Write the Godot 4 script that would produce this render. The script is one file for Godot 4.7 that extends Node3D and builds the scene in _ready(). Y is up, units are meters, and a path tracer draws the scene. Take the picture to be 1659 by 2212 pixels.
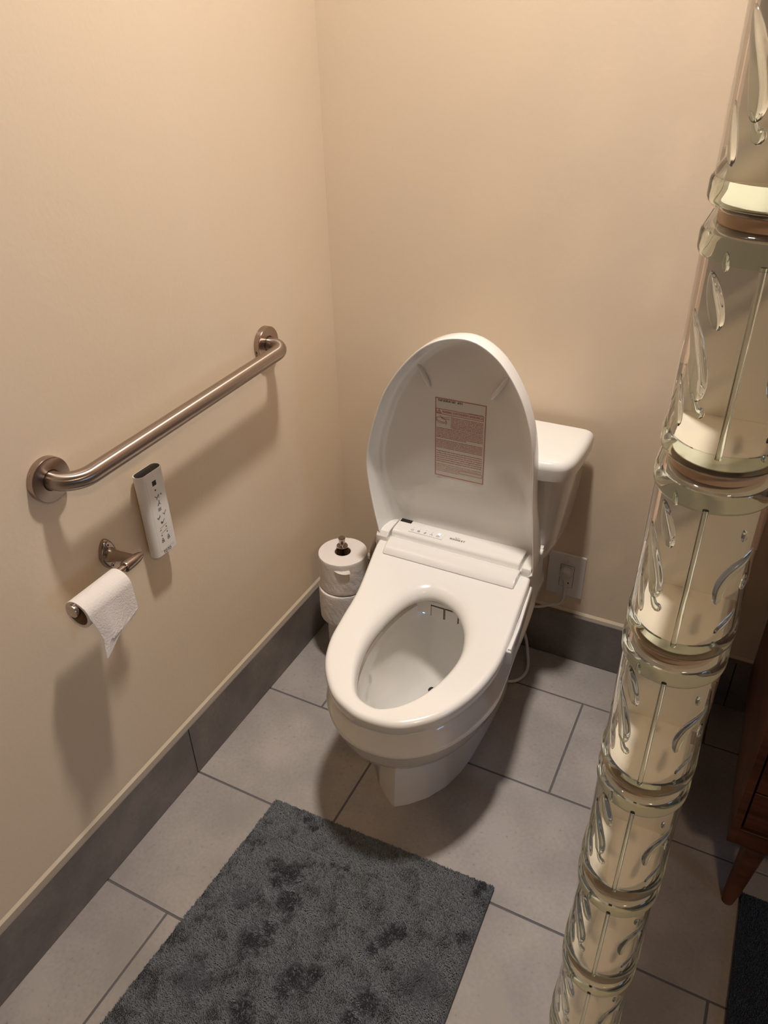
extends Node3D

# ------------------------------------------------------------------ mesh helper
class Sol:
	var v := PackedVector3Array()

	func tri(a: Vector3, b: Vector3, c: Vector3) -> void:
		v.append(a); v.append(b); v.append(c)

	func fix(from: int, inside := false) -> void:      # turns the triangles added since «from» so that they face out
		var c := Vector3.ZERO
		var n := v.size() - from
		if n <= 0:
			return
		for i in range(from, v.size()):
			c += v[i]
		c /= n
		var vol := 0.0
		for i in range(from, v.size(), 3):
			vol += (v[i] - c).dot((v[i + 1] - c).cross(v[i + 2] - c))
		if (vol > 0.0) != inside:                       # front faces run clockwise
			for i in range(from, v.size(), 3):
				var t := v[i + 1]
				v[i + 1] = v[i + 2]
				v[i + 2] = t

	func loft(rings: Array, caps := 3, closed := true, inside := false) -> Sol:
		var from := v.size()
		var n: int = rings[0].size()
		var last := n if closed else n - 1
		for k in rings.size() - 1:
			var a: PackedVector3Array = rings[k]
			var b: PackedVector3Array = rings[k + 1]
			for i in last:
				var j := (i + 1) % n
				tri(a[i], a[j], b[j])
				tri(a[i], b[j], b[i])
		if caps & 1:
			fan(rings[0], true)
		if caps & 2:
			fan(rings[rings.size() - 1], false)
		fix(from, inside)
		return self

	func fan(r: PackedVector3Array, flip: bool) -> void:
		var c := Vector3.ZERO
		for p in r:
			c += p
		c /= r.size()
		for i in r.size():
			var j := (i + 1) % r.size()
			if flip:
				tri(c, r[j], r[i])
			else:
				tri(c, r[i], r[j])

	# solid of revolution: profile of (radius, height) along «axis» from «at»
	func lathe(profile: Array, at: Vector3, axis := Vector3.UP, n := 40, caps := 3) -> Sol:
		var z := axis.normalized()
		var x := z.cross(Vector3(0, 0, 1) if absf(z.z) < 0.9 else Vector3(1, 0, 0)).normalized()
		var y := z.cross(x)
		var rings := []
		for p in profile:
			var r := PackedVector3Array()
			for i in n:
				var a := TAU * i / n
				r.append(at + z * p.y + (x * cos(a) + y * sin(a)) * maxf(p.x, 1e-5))
			rings.append(r)
		return loft(rings, caps)

	# tube along points with a radius for each (or one for all)
	func tube(path: PackedVector3Array, radii, n := 20, caps := 3) -> Sol:
		var rings := []
		var up := Vector3.UP
		var d0 := (path[1] - path[0]).normalized()
		if absf(d0.dot(up)) > 0.9:
			up = Vector3(1, 0, 0)
		var x := d0.cross(up).normalized()
		for k in path.size():
			var d: Vector3
			if k == 0:
				d = path[1] - path[0]
			elif k == path.size() - 1:
				d = path[k] - path[k - 1]
			else:
				d = (path[k] - path[k - 1]).normalized() + (path[k + 1] - path[k]).normalized()
			d = d.normalized()
			x = (x - d * x.dot(d)).normalized()
			var y := d.cross(x)
			var rr: float = radii if radii is float else radii[k]
			var r := PackedVector3Array()
			for i in n:
				var a := TAU * i / n
				r.append(path[k] + (x * cos(a) + y * sin(a)) * maxf(rr, 1e-5))
			rings.append(r)
		return loft(rings, caps)

	# polygon (in a plane) pushed up along the third axis of «xf», with rounded edges of radius «bev»
	func slab(poly: PackedVector2Array, y0: float, y1: float, bev := 0.0, xf := Transform3D(), steps := 3, bottom := true) -> Sol:
		var rings := []
		var lv := []
		if bev > 0.0:
			if bottom:
				for k in steps + 1:
					var a := PI / 2 * k / steps
					lv.append(Vector2(bev * (1 - sin(a)), y0 + bev * (1 - cos(a))))
			else:
				lv.append(Vector2(0, y0))
			for k in steps + 1:
				var a := PI / 2 * k / steps
				lv.append(Vector2(bev * (1 - cos(a)), y1 - bev * (1 - sin(a))))
		else:
			lv = [Vector2(0, y0), Vector2(0, y1)]
		for l in lv:
			var q := Sol.inset(poly, l.x)
			var r := PackedVector3Array()
			for p in q:
				r.append(xf * Vector3(p.x, l.y, p.y))
			rings.append(r)
		return loft(rings)

	func box(a: Vector3, b: Vector3, bev := 0.0) -> Sol:
		var poly := PackedVector2Array([Vector2(a.x, a.z), Vector2(b.x, a.z), Vector2(b.x, b.z), Vector2(a.x, b.z)])
		if bev > 0.0:
			poly = Sol.rrect((a.x + b.x) / 2, (a.z + b.z) / 2, b.x - a.x, b.z - a.z, bev, 3)
		return slab(poly, a.y, b.y, bev)

	static func inset(p: PackedVector2Array, d: float) -> PackedVector2Array:
		if absf(d) < 1e-7:
			return p
		var area := 0.0
		var n := p.size()
		for i in n:
			area += p[i].cross(p[(i + 1) % n])
		var s := 1.0 if area > 0 else -1.0
		var q := PackedVector2Array()
		for i in n:
			var e0 := (p[i] - p[(i + n - 1) % n]).normalized()
			var e1 := (p[(i + 1) % n] - p[i]).normalized()
			var n0 := Vector2(-e0.y, e0.x) * s
			var n1 := Vector2(-e1.y, e1.x) * s
			var m := (n0 + n1)
			m = m.normalized() / maxf(0.5, m.normalized().dot(n1))
			q.append(p[i] + m * d)
		return q

	static func rrect(cx: float, cy: float, w: float, h: float, r: float, n := 6) -> PackedVector2Array:
		var p := PackedVector2Array()
		var c := [Vector2(w / 2 - r, h / 2 - r), Vector2(-w / 2 + r, h / 2 - r), Vector2(-w / 2 + r, -h / 2 + r), Vector2(w / 2 - r, -h / 2 + r)]
		for k in 4:
			for i in n + 1:
				var a := PI / 2 * (k + float(i) / n)
				p.append(Vector2(cx, cy) + c[k] + Vector2(cos(a), sin(a)) * r)
		return p

	# mesh with smooth normals wherever neighbouring faces meet at less than «angle» degrees
	func mesh(angle := 40.0) -> ArrayMesh:
		var nf := v.size() / 3
		var fn := PackedVector3Array()
		var un := PackedVector3Array()
		var at := {}
		for f in nf:
			var n := (v[f * 3 + 2] - v[f * 3]).cross(v[f * 3 + 1] - v[f * 3])
			fn.append(n)
			un.append(n.normalized())
			for k in 3:
				var key := Vector3i((v[f * 3 + k] * 50000.0).round())
				if at.has(key):
					at[key].append(f)
				else:
					at[key] = [f]
		var nrm := PackedVector3Array()
		var lim := cos(deg_to_rad(angle))
		for f in nf:
			for k in 3:
				var s := Vector3.ZERO
				for g in at[Vector3i((v[f * 3 + k] * 50000.0).round())]:
					if un[g].dot(un[f]) >= lim:
						s += fn[g]
				nrm.append(s.normalized() if s.length_squared() > 1e-24 else Vector3.UP)
		var arr := []
		arr.resize(Mesh.ARRAY_MAX)
		arr[Mesh.ARRAY_VERTEX] = v
		arr[Mesh.ARRAY_NORMAL] = nrm
		var m := ArrayMesh.new()
		m.add_surface_from_arrays(Mesh.PRIMITIVE_TRIANGLES, arr)
		return m


# ------------------------------------------------------------------ naming and tagging
var used := {}
var M := {}

func numbered(called: String) -> String:
	if not used.has(called):
		used[called] = 0
		return called
	used[called] += 1
	return "%s_%03d" % [called, used[called]]

func thing(called: String, label: String, category: String, at := Vector3.ZERO, group := "") -> Node3D:
	var o := Node3D.new()
	o.name = numbered(called)
	add_child(o)
	o.position = at
	o.set_meta("label", label)
	o.set_meta("category", category)
	if group:
		o.set_meta("group", group)
	return o

# a part (or, without a parent, a top-level mesh); points are given in the world
func obj(called: String, s, m: Material, parent: Node3D = null, angle := 40.0) -> MeshInstance3D:
	var o := MeshInstance3D.new()
	o.mesh = s.mesh(angle) if s is Sol else s
	o.material_override = m
	if parent == null:
		o.name = numbered(called)
		add_child(o)
	else:
		o.name = called
		parent.add_child(o, true)
		var off := Vector3.ZERO
		var q: Node = parent
		while q != self:
			off += q.position
			q = q.get_parent()
		o.position = -off
	return o

func struct(called: String, s, m: Material) -> MeshInstance3D:
	var o := obj(called, s, m)
	o.set_meta("kind", "structure")
	return o

func tag(o: Node3D, label: String, category: String, group := "") -> Node3D:
	o.set_meta("label", label)
	o.set_meta("category", category)
	if group:
		o.set_meta("group", group)
	return o

func local_part(called: String, m: Mesh, mt: Material, parent: Node3D) -> void:
	var o := MeshInstance3D.new()
	o.name = called
	o.mesh = m
	o.material_override = mt
	parent.add_child(o, true)

# ------------------------------------------------------------------ curves
func spline(p: Array, per: int, closed := false) -> PackedVector2Array:
	var q := PackedVector2Array()
	var n := p.size()
	var segs := n if closed else n - 1
	for i in segs:
		var a: Vector2 = p[(i - 1 + n) % n] if closed else p[maxi(i - 1, 0)]
		var b: Vector2 = p[i]
		var c: Vector2 = p[(i + 1) % n]
		var d: Vector2 = p[(i + 2) % n] if closed else p[mini(i + 2, n - 1)]
		for k in per:
			q.append(b.cubic_interpolate(c, a, d, float(k) / per))
	if not closed:
		q.append(p[n - 1])
	return q

func spline3(p: Array, per: int) -> PackedVector3Array:
	var q := PackedVector3Array()
	var n := p.size()
	for i in n - 1:
		var a: Vector3 = p[maxi(i - 1, 0)]
		var d: Vector3 = p[mini(i + 2, n - 1)]
		for k in per:
			q.append((p[i] as Vector3).cubic_interpolate(p[i + 1], a, d, float(k) / per))
	q.append(p[n - 1])
	return q

func flat(a: Array) -> Array:      # [x, y, x, y ...] to points
	var q := []
	for i in range(0, a.size(), 2):
		q.append(Vector2(a[i], a[i + 1]))
	return q

# distance from c to the outline in n directions (direction 0 is +z, that is +y of the plan)
func polar(poly: PackedVector2Array, c: Vector2, n: int) -> PackedFloat32Array:
	var out := PackedFloat32Array()
	var m := poly.size()
	for i in n:
		var a := TAU * i / n
		var d := Vector2(sin(a), cos(a))
		var best := 0.0
		for k in m:
			var p := poly[k] - c
			var e := poly[(k + 1) % m] - poly[k]
			var den := d.cross(e)
			if absf(den) < 1e-9:
				continue
			var t := p.cross(e) / den
			var u := p.cross(d) / den
			if t > 0 and u >= -1e-6 and u <= 1.000001:
				best = maxf(best, t)
		out.append(best)
	return out

func ring(c: Vector2, r: PackedFloat32Array, y: float, off := 0.0, mul := 1.0, slope := 0.0, z0 := 0.0) -> PackedVector3Array:
	var q := PackedVector3Array()
	var n := r.size()
	for i in n:
		var a := TAU * i / n
		var rr := maxf(r[i] * mul + off, 1e-4)
		var x := c.x + sin(a) * rr
		var z := c.y + cos(a) * rr
		q.append(Vector3(x, y + slope * (z - z0), z))
	return q

# ------------------------------------------------------------------ materials
func lin(r: float, g: float, b: float, a := 1.0) -> Color:
	var c := Color(r, g, b).linear_to_srgb()
	c.a = a
	return c

func mat(called: String, c: Color, rough := 0.5, metal := 0.0) -> StandardMaterial3D:
	var m := StandardMaterial3D.new()
	m.resource_name = called
	m.albedo_color = c
	m.roughness = rough
	m.metallic = metal
	M[called] = m
	return m

func noise(freq: float, oct := 4, sd := 1, kind := FastNoiseLite.TYPE_SIMPLEX_SMOOTH) -> FastNoiseLite:
	var n := FastNoiseLite.new()
	n.noise_type = kind
	n.seed = sd
	n.frequency = freq
	n.fractal_octaves = oct
	return n

func noise_tex(n: FastNoiseLite, size := 512) -> ImageTexture:
	return ImageTexture.create_from_image(n.get_seamless_image(size, size))

# a colour texture: two layers of noise choose between colours (all linear)
func mottle(a: Color, b: Color, c: Color, coarse: FastNoiseLite, fine: FastNoiseLite, speck: float, size := 512) -> ImageTexture:
	var i1 := coarse.get_seamless_image(size, size)
	var i2 := fine.get_seamless_image(size, size)
	var im := Image.create(size, size, false, Image.FORMAT_RGB8)
	for y in size:
		for x in size:
			var u := i1.get_pixel(x, y).r
			var w := i2.get_pixel(x, y).r
			var t := clampf((u - 0.5) * 1.5 + 0.5 + (w - 0.5) * 0.5, 0, 1)
			var k := a.lerp(b, t)
			if w < speck:
				k = k.lerp(c, clampf((speck - w) * 7.0, 0, 1))
			im.set_pixel(x, y, k)
	return ImageTexture.create_from_image(im)

func tri_map(m: StandardMaterial3D, scale: float, world := true) -> void:
	m.uv1_triplanar = true
	m.uv1_world_triplanar = world
	m.uv1_scale = Vector3.ONE * scale

func relief(m: StandardMaterial3D, t: Texture2D, cm: float) -> void:
	m.heightmap_enabled = true
	m.heightmap_texture = t
	m.heightmap_scale = cm

func text_mesh(s: String, height: float, m: Material, bold := true, mono := false) -> TextMesh:
	var t := TextMesh.new()
	var f := SystemFont.new()
	f.font_names = PackedStringArray(["Droid Sans Mono" if mono else "Droid Sans"])
	f.font_weight = 700 if bold else 400
	t.font = f
	t.font_size = 16
	t.pixel_size = height / 16.0
	t.depth = 0.0
	t.text = s
	t.horizontal_alignment = HORIZONTAL_ALIGNMENT_LEFT
	t.vertical_alignment = VERTICAL_ALIGNMENT_TOP
	t.material = m
	return t

const TB := 0.0145       # thickness of the skirting tiles
const LEAN := 0.02      # how the raised lid leans back, per metre of height

func _ready() -> void:
	# ---------------------------------------------------------------- camera, light, exposure
	var cam := Camera3D.new()
	cam.name = "camera"
	cam.position = Vector3(0.9862, 1.50832, 1.63699)
	cam.rotation = Vector3(-0.57005, 0.48174, -0.02656)
	cam.fov = rad_to_deg(2 * atan(1106.0 / 1656.5))
	cam.near = 0.02
	cam.far = 20
	add_child(cam)
	var we := WorldEnvironment.new()
	we.name = "world_environment"
	var env := Environment.new()
	env.background_mode = Environment.BG_COLOR
	env.background_color = Color(0.02, 0.02, 0.025)
	env.tonemap_mode = Environment.TONE_MAPPER_LINEAR
	env.tonemap_exposure = 1.29
	env.sdfgi_enabled = true
	env.ssao_enabled = true
	env.ssil_enabled = true
	we.environment = env
	add_child(we)
	var lamp_at := Vector3(0.60, 2.725, 0.58)
	var lamp := SpotLight3D.new()
	lamp.name = "downlight_lamp"
	lamp.position = lamp_at
	lamp.rotation = Vector3(-PI / 2, 0, 0)
	lamp.spot_angle = 62
	lamp.spot_angle_attenuation = 1.0
	lamp.spot_range = 12
	lamp.spot_attenuation = 2
	lamp.light_size = 0.08
	lamp.light_color = Color(1.0, 0.96, 0.918)
	lamp.light_energy = 3.5
	lamp.shadow_enabled = true
	add_child(lamp)
	var cool_fill := AreaLight3D.new()  # cool fill added from the right, its source out of view
	cool_fill.name = "cool_fill_light"
	cool_fill.position = Vector3(4.575, 1.45, 1.75)
	cool_fill.rotation = Vector3(0, PI / 2, 0)
	cool_fill.area_size = Vector2(0.66, 0.86)
	cool_fill.light_color = Color(0.62, 0.80, 1.0)
	cool_fill.light_energy = 0.9
	cool_fill.area_range = 12
	cool_fill.area_attenuation = 2
	cool_fill.shadow_enabled = true
	add_child(cool_fill)

	var room_at := Vector3(2.2, 2.73, 2.4)
	var lamp2 := AreaLight3D.new()  # warm fill lamp added to lift the lower walls
	lamp2.name = "warm_fill_lamp"
	lamp2.position = room_at
	lamp2.rotation = Vector3(-PI / 2, 0, 0)
	lamp2.area_size = Vector2(0.3, 0.3)
	lamp2.light_color = Color(1.0, 0.85, 0.67)
	lamp2.light_energy = 1.5
	lamp2.area_range = 12
	lamp2.area_attenuation = 2
	lamp2.shadow_enabled = true
	add_child(lamp2)

	materials()
	room(lamp_at)
	toilet()
	bidet_seat()
	partition()
	vanity()
	rugs()
	grab_bar()
	remote()
	paper_holder()
	spare_rolls()
	outlet()

# ------------------------------------------------------------------
func materials() -> void:
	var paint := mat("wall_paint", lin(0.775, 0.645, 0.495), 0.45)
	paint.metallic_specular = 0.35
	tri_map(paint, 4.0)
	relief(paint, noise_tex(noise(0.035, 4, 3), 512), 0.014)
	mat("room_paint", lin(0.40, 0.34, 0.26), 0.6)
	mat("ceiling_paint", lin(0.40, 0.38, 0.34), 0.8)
	var tl := mat("floor_tile", Color.WHITE, 0.52)
	tl.metallic_specular = 0.35
	tl.albedo_texture = mottle(lin(0.285, 0.262, 0.250), lin(0.385, 0.350, 0.330), lin(0.20, 0.18, 0.17), noise(0.006, 5, 11), noise(0.16, 3, 12), 0.16)
	tri_map(tl, 1.1)
	relief(tl, noise_tex(noise(0.05, 4, 8), 512), 0.03)
	var sk := mat("skirting_tile", Color.WHITE, 0.45)
	sk.albedo_texture = mottle(lin(0.135, 0.123, 0.118), lin(0.21, 0.185, 0.170), lin(0.10, 0.09, 0.085), noise(0.008, 4, 21), noise(0.1, 3, 22), 0.14)
	tri_map(sk, 1.3)
	mat("grout", lin(0.115, 0.112, 0.12), 0.9)
	mat("dark_joint", lin(0.03, 0.027, 0.026), 0.9)
	mat("bounce_glow", lin(0.86, 0.75, 0.57), 0.5)  # paler than the wall: glow of bounced light put into the colour
	mat("ledge", lin(0.19, 0.16, 0.135), 0.6)
	var ce := mat("ceramic", lin(0.80, 0.785, 0.755), 0.1)
	ce.clearcoat_enabled = true
	ce.clearcoat = 0.4
	ce.clearcoat_roughness = 0.03
	var pl := mat("white_plastic", lin(0.79, 0.77, 0.735), 0.16)
	pl.clearcoat_enabled = true
	pl.clearcoat = 0.25
	pl.clearcoat_roughness = 0.06
	mat("matte_plastic", lin(0.78, 0.765, 0.745), 0.38)
	mat("grey_plastic", lin(0.60, 0.585, 0.56), 0.35)
	mat("black_plastic", lin(0.014, 0.012, 0.012), 0.55)
	mat("black_print", lin(0.03, 0.03, 0.032), 0.6)
	mat("grey_print", lin(0.22, 0.21, 0.2), 0.6)
	mat("red_print", lin(0.46, 0.075, 0.06), 0.6)
	mat("pale_red_print", lin(0.58, 0.24, 0.2), 0.6)
	mat("sticker_film", lin(0.68, 0.66, 0.60), 0.5)
	var ni := mat("brushed_nickel", lin(0.42, 0.345, 0.30), 0.24, 1.0)
	tri_map(ni, 6.0, false)
	relief(ni, noise_tex(noise(0.35, 2, 31), 256), 0.004)
	var bn := mat("brushed_bar", lin(0.46, 0.39, 0.345), 0.30, 1.0)
	bn.anisotropy_enabled = true
	bn.anisotropy = 0.92
	mat("polished_nickel", lin(0.52, 0.46, 0.41), 0.2, 1.0)
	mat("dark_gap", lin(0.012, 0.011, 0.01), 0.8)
	var pa := mat("tissue", lin(0.78, 0.73, 0.70), 0.95)
	pa.backlight_enabled = true
	pa.backlight = Color(0.25, 0.24, 0.23)
	tri_map(pa, 14.0, false)
	relief(pa, noise_tex(noise(0.06, 3, 41), 256), 0.05)
	mat("paper_core", lin(0.23, 0.15, 0.10), 0.95)
	var gl := mat("block_glass", Color(1, 1, 1, 0.02), 0.02)
	gl.transparency = BaseMaterial3D.TRANSPARENCY_ALPHA
	var rg := mat("ripple_glass", Color(0.97, 1.0, 0.98, 0.0), 0.0)
	rg.refraction_enabled = true
	rg.refraction_scale = 0.05
	var rim := mat("rim_glass", Color(0.95, 0.985, 0.945, 0.0), 0.0)
	rim.refraction_enabled = true
	rim.refraction_scale = 0.012
	mat("edge_coat", lin(0.86, 0.79, 0.64), 0.8)
	mat("block_mortar", lin(0.55, 0.38, 0.25), 0.9)
	var wd := mat("walnut", Color.WHITE, 0.42)
	var gr := noise(0.006, 5, 51)
	var im := Image.create(512, 512, false, Image.FORMAT_RGB8)
	var g1 := gr.get_seamless_image(512, 512)
	var g2 := noise(0.02, 3, 52).get_seamless_image(512, 512)
	for y in 512:
		for x in 512:
			var t := g1.get_pixel(x / 8, y).r * 0.6 + g2.get_pixel((x / 6) % 512, (y * 3) % 512).r * 0.4
			im.set_pixel(x, y, lin(0.05, 0.016, 0.008).srgb_to_linear().lerp(lin(0.15, 0.054, 0.026).srgb_to_linear(), clampf((t - 0.3) * 2.2, 0, 1)).linear_to_srgb())
	wd.albedo_texture = ImageTexture.create_from_image(im)
	tri_map(wd, 2.2)
	mat("mat_fabric", lin(0.035, 0.048, 0.07), 1.0)
	var tuft := mat("rug_pile", Color.WHITE, 1.0)
	tuft.vertex_color_use_as_albedo = true
	mat("rug_base", lin(0.075, 0.084, 0.092), 1.0)
	mat("hose", lin(0.56, 0.48, 0.41), 0.5)
	mat("cord", lin(0.60, 0.57, 0.54), 0.45)
	mat("chrome", lin(0.7, 0.7, 0.7), 0.1, 1.0)
	var led := mat("led", Color(0.5, 0.65, 1.0), 0.4)
	led.emission_enabled = true
	led.emission = Color(0.55, 0.72, 1.0)
	led.emission_energy_multiplier = 2.5
	var gw := mat("lamp_lens", Color(1, 0.97, 0.92), 0.4)
	gw.emission_enabled = true
	gw.emission = Color(1, 0.94, 0.85)
	gw.emission_energy_multiplier = 2.0
	var pane := mat("fill_pane", Color(0.8, 0.88, 1.0), 0.3)  # glowing face of the added cool fill light
	pane.emission_enabled = true
	pane.emission = Color(0.72, 0.84, 1.0)
	pane.emission_energy_multiplier = 0.5

# ------------------------------------------------------------------ room
func room(lamp_at: Vector3) -> void:
	var X := 4.6
	var Z := 5.2
	var H := 2.74
	struct("wall_left", Sol.new().box(Vector3(-0.12, -0.1, -0.12), Vector3(0, H + 0.1, Z + 0.12)), M.wall_paint)
	struct("wall_back", Sol.new().box(Vector3(0, -0.1, -0.12), Vector3(X, H + 0.1, 0)), M.wall_paint)
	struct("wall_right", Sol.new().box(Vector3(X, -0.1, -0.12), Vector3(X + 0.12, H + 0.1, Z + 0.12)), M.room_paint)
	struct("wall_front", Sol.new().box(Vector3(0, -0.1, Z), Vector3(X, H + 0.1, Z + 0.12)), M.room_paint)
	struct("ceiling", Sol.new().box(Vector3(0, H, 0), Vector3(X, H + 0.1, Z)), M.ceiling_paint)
	# floor: grout bed and running-bond tiles, each a piece
	var fl := Node3D.new()
	fl.name = "floor"
	fl.set_meta("kind", "structure")
	add_child(fl)
	obj("grout_bed", Sol.new().box(Vector3(0, -0.1, 0), Vector3(X, -0.0016, Z)), M.grout, fl)
	var S := 0.3048
	var L := 0.6096
	var z0 := 0.1599
	var starts := [0.1733, 0.3726, 0.5587, 0.1738, 0.3727, 0.5587]
	var rng := RandomNumberGenerator.new()
	rng.seed = 5
	for k in range(-1, 17):
		var za := maxf(z0 + k * S, 0.002)
		var zb := minf(z0 + (k + 1) * S, Z - 0.002)
		var st: float = starts[k] if k >= 0 and k < 4 else [0.1733, 0.3726, 0.5587][(k + 3) % 3]
		if k == -1:
			st = 0.47
		var x := st - L
		while x < X:
			var xa := maxf(x, 0.002)
			var xb := minf(x + L, X - 0.002)
			if xb - xa > 0.03 and zb - za > 0.03:
				var g := 0.0023
				obj("tile", Sol.new().box(Vector3(xa + g, -0.02, za + g), Vector3(xb - g, rng.randf_range(-0.0002, 0.0002), zb - g), 0.0012), M.floor_tile, fl, 60)
			x += L
	# skirting tiles with a pale strip on top that paints in bounced light
	var bl := Node3D.new()
	bl.name = "baseboard_left"
	bl.set_meta("kind", "structure")
	add_child(bl)
	obj("joint_bed", Sol.new().box(Vector3(0, 0, 0), Vector3(TB - 0.003, 0.1515, Z)), M.dark_joint, bl)
	for k in range(-1, 9):
		var a := maxf(0.7733 + (k - 1) * L, TB)
		var b := minf(0.7733 + k * L, Z)
		if b > a + 0.02:
			obj("tile", Sol.new().box(Vector3(0.0005, 0.0015, a + 0.0014), Vector3(TB, 0.1525, b - 0.0014), 0.0008), M.skirting_tile, bl, 60)
	obj("top_ledge", cap_strip(Vector3(0, 0, TB), Vector3(0, 0, Z), Vector3(1, 0, 0)), M.ledge, bl, 60)
	obj("bounce_glow_line", bead(Vector3(0, 0, TB), Vector3(0, 0, Z), Vector3(1, 0, 0)), M.bounce_glow, bl, 60)
	var bb := Node3D.new()
	bb.name = "baseboard_back"
	bb.set_meta("kind", "structure")
	add_child(bb)
	obj("joint_bed", Sol.new().box(Vector3(0, 0, 0), Vector3(X, 0.1515, TB - 0.003)), M.dark_joint, bb)
	for k in range(-1, 9):
		var a := maxf(0.5 + (k - 1) * L, 0.0005)
		var b := minf(0.5 + k * L, X)
		if b > a + 0.02:
			obj("tile", Sol.new().box(Vector3(a + 0.0014, 0.0015, 0.0005), Vector3(b - 0.0014, 0.1525, TB), 0.0008), M.skirting_tile, bb, 60)
	obj("top_ledge", cap_strip(Vector3(0, 0, 0), Vector3(X, 0, 0), Vector3(0, 0, 1)), M.ledge, bb, 60)
	obj("bounce_glow_line", bead(Vector3(0, 0, 0), Vector3(X, 0, 0), Vector3(0, 0, 1)), M.bounce_glow, bb, 60)
	# recessed downlight over the toilet (out of the frame; it lights the room)
	var dl := thing("ceiling_light", "round recessed ceiling downlight with white trim above the toilet", "light", Vector3(lamp_at.x, H, lamp_at.z))
	var c := Vector3(lamp_at.x, H, lamp_at.z)
	obj("trim_ring", Sol.new().lathe([Vector2(0.088, 0), Vector2(0.112, 0), Vector2(0.112, -0.004), Vector2(0.106, -0.008), Vector2(0.09, -0.008), Vector2(0.088, -0.004), Vector2(0.088, 0)], c, Vector3.UP, 48, 0), M.matte_plastic, dl)
	obj("lamp_lens", Sol.new().lathe([Vector2(0.0, 0), Vector2(0.087, 0), Vector2(0.087, -0.003), Vector2(0.0, -0.004)], c, Vector3.UP, 48, 0), M.lamp_lens, dl)
	var dl2 := thing("ceiling_light", "added unseen square ceiling panel light giving warm fill over the middle of the bathroom", "light", Vector3(2.2, H, 2.4))  # made-up fixture to carry the warm fill lamp
	obj("panel_frame", Sol.new().slab(Sol.rrect(2.2, 2.4, 0.36, 0.36, 0.01, 3), H - 0.008, H, 0.002), M.matte_plastic, dl2)
	obj("lamp_lens", Sol.new().slab(Sol.rrect(2.2, 2.4, 0.31, 0.31, 0.006, 3), H - 0.0088, H - 0.0075), M.lamp_lens, dl2)
	# unseen frosted window, added as a body for the cool fill light
	var wn := Node3D.new()
	wn.name = "added_window_1"
	wn.set_meta("kind", "structure")
	add_child(wn)
	obj("fill_pane", Sol.new().box(Vector3(X - 0.012, 1.02, 1.42), Vector3(X - 0.004, 1.88, 2.08)), M.fill_pane, wn)
	var fr := Sol.new()
	fr.box(Vector3(X - 0.03, 0.96, 1.36), Vector3(X, 1.02, 2.14), 0.004)
	fr.box(Vector3(X - 0.03, 1.88, 1.36), Vector3(X, 1.94, 2.14), 0.004)
	fr.box(Vector3(X - 0.03, 1.02, 1.36), Vector3(X, 1.88, 1.42), 0.004)
	fr.box(Vector3(X - 0.03, 1.02, 2.08), Vector3(X, 1.88, 2.14), 0.004)
	obj("fill_frame", fr, M.matte_plastic, wn)

func cap_strip(a: Vector3, b: Vector3, out: Vector3) -> Sol:
	return strip_of([Vector2(0, 0.150), Vector2(TB - 0.0015, 0.150), Vector2(TB - 0.0003, 0.1512), Vector2(TB - 0.0012, 0.1532), Vector2(0.003, 0.1540), Vector2(0, 0.1540)], a, b, out)

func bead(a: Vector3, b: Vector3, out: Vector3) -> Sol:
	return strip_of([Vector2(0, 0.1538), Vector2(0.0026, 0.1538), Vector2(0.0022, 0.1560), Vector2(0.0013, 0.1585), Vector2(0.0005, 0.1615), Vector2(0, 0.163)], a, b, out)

func strip_of(prof: Array, a: Vector3, b: Vector3, out: Vector3) -> Sol:
	var rings := []
	for e in [a, b]:
		var r := PackedVector3Array()
		for p in prof:
			r.append(e + out * p.x + Vector3.UP * p.y)
		rings.append(r)
	return Sol.new().loft(rings)

# ------------------------------------------------------------------ toilet
var seat_c := Vector2(0.487, 0.55)
var seat_poly: PackedVector2Array
var hole_poly: PackedVector2Array

func seat_outline() -> void:
	var p := flat([0.270, 0.262, 0.264, 0.293, 0.298, 0.454, 0.308, 0.553, 0.317, 0.620, 0.342, 0.683, 0.388, 0.737, 0.431, 0.760, 0.475, 0.770, 0.536, 0.762, 0.583, 0.733, 0.620, 0.689, 0.649, 0.625, 0.664, 0.55, 0.662, 0.474, 0.655, 0.398, 0.645, 0.289, 0.638, 0.262])
	seat_poly = spline(p, 6)
	var q := flat([0.42, 0.689, 0.443, 0.720, 0.479, 0.731, 0.504, 0.724, 0.531, 0.701, 0.556, 0.661, 0.575, 0.601, 0.579, 0.540, 0.566, 0.486, 0.545, 0.449, 0.516, 0.419, 0.474, 0.402, 0.440, 0.409, 0.413, 0.444, 0.397, 0.503, 0.391, 0.571, 0.400, 0.635])
	hole_poly = spline(q, 6, true)

func seat_y(z: float) -> float:
	return 0.45 - 0.09 * (z - 0.3)

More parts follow.
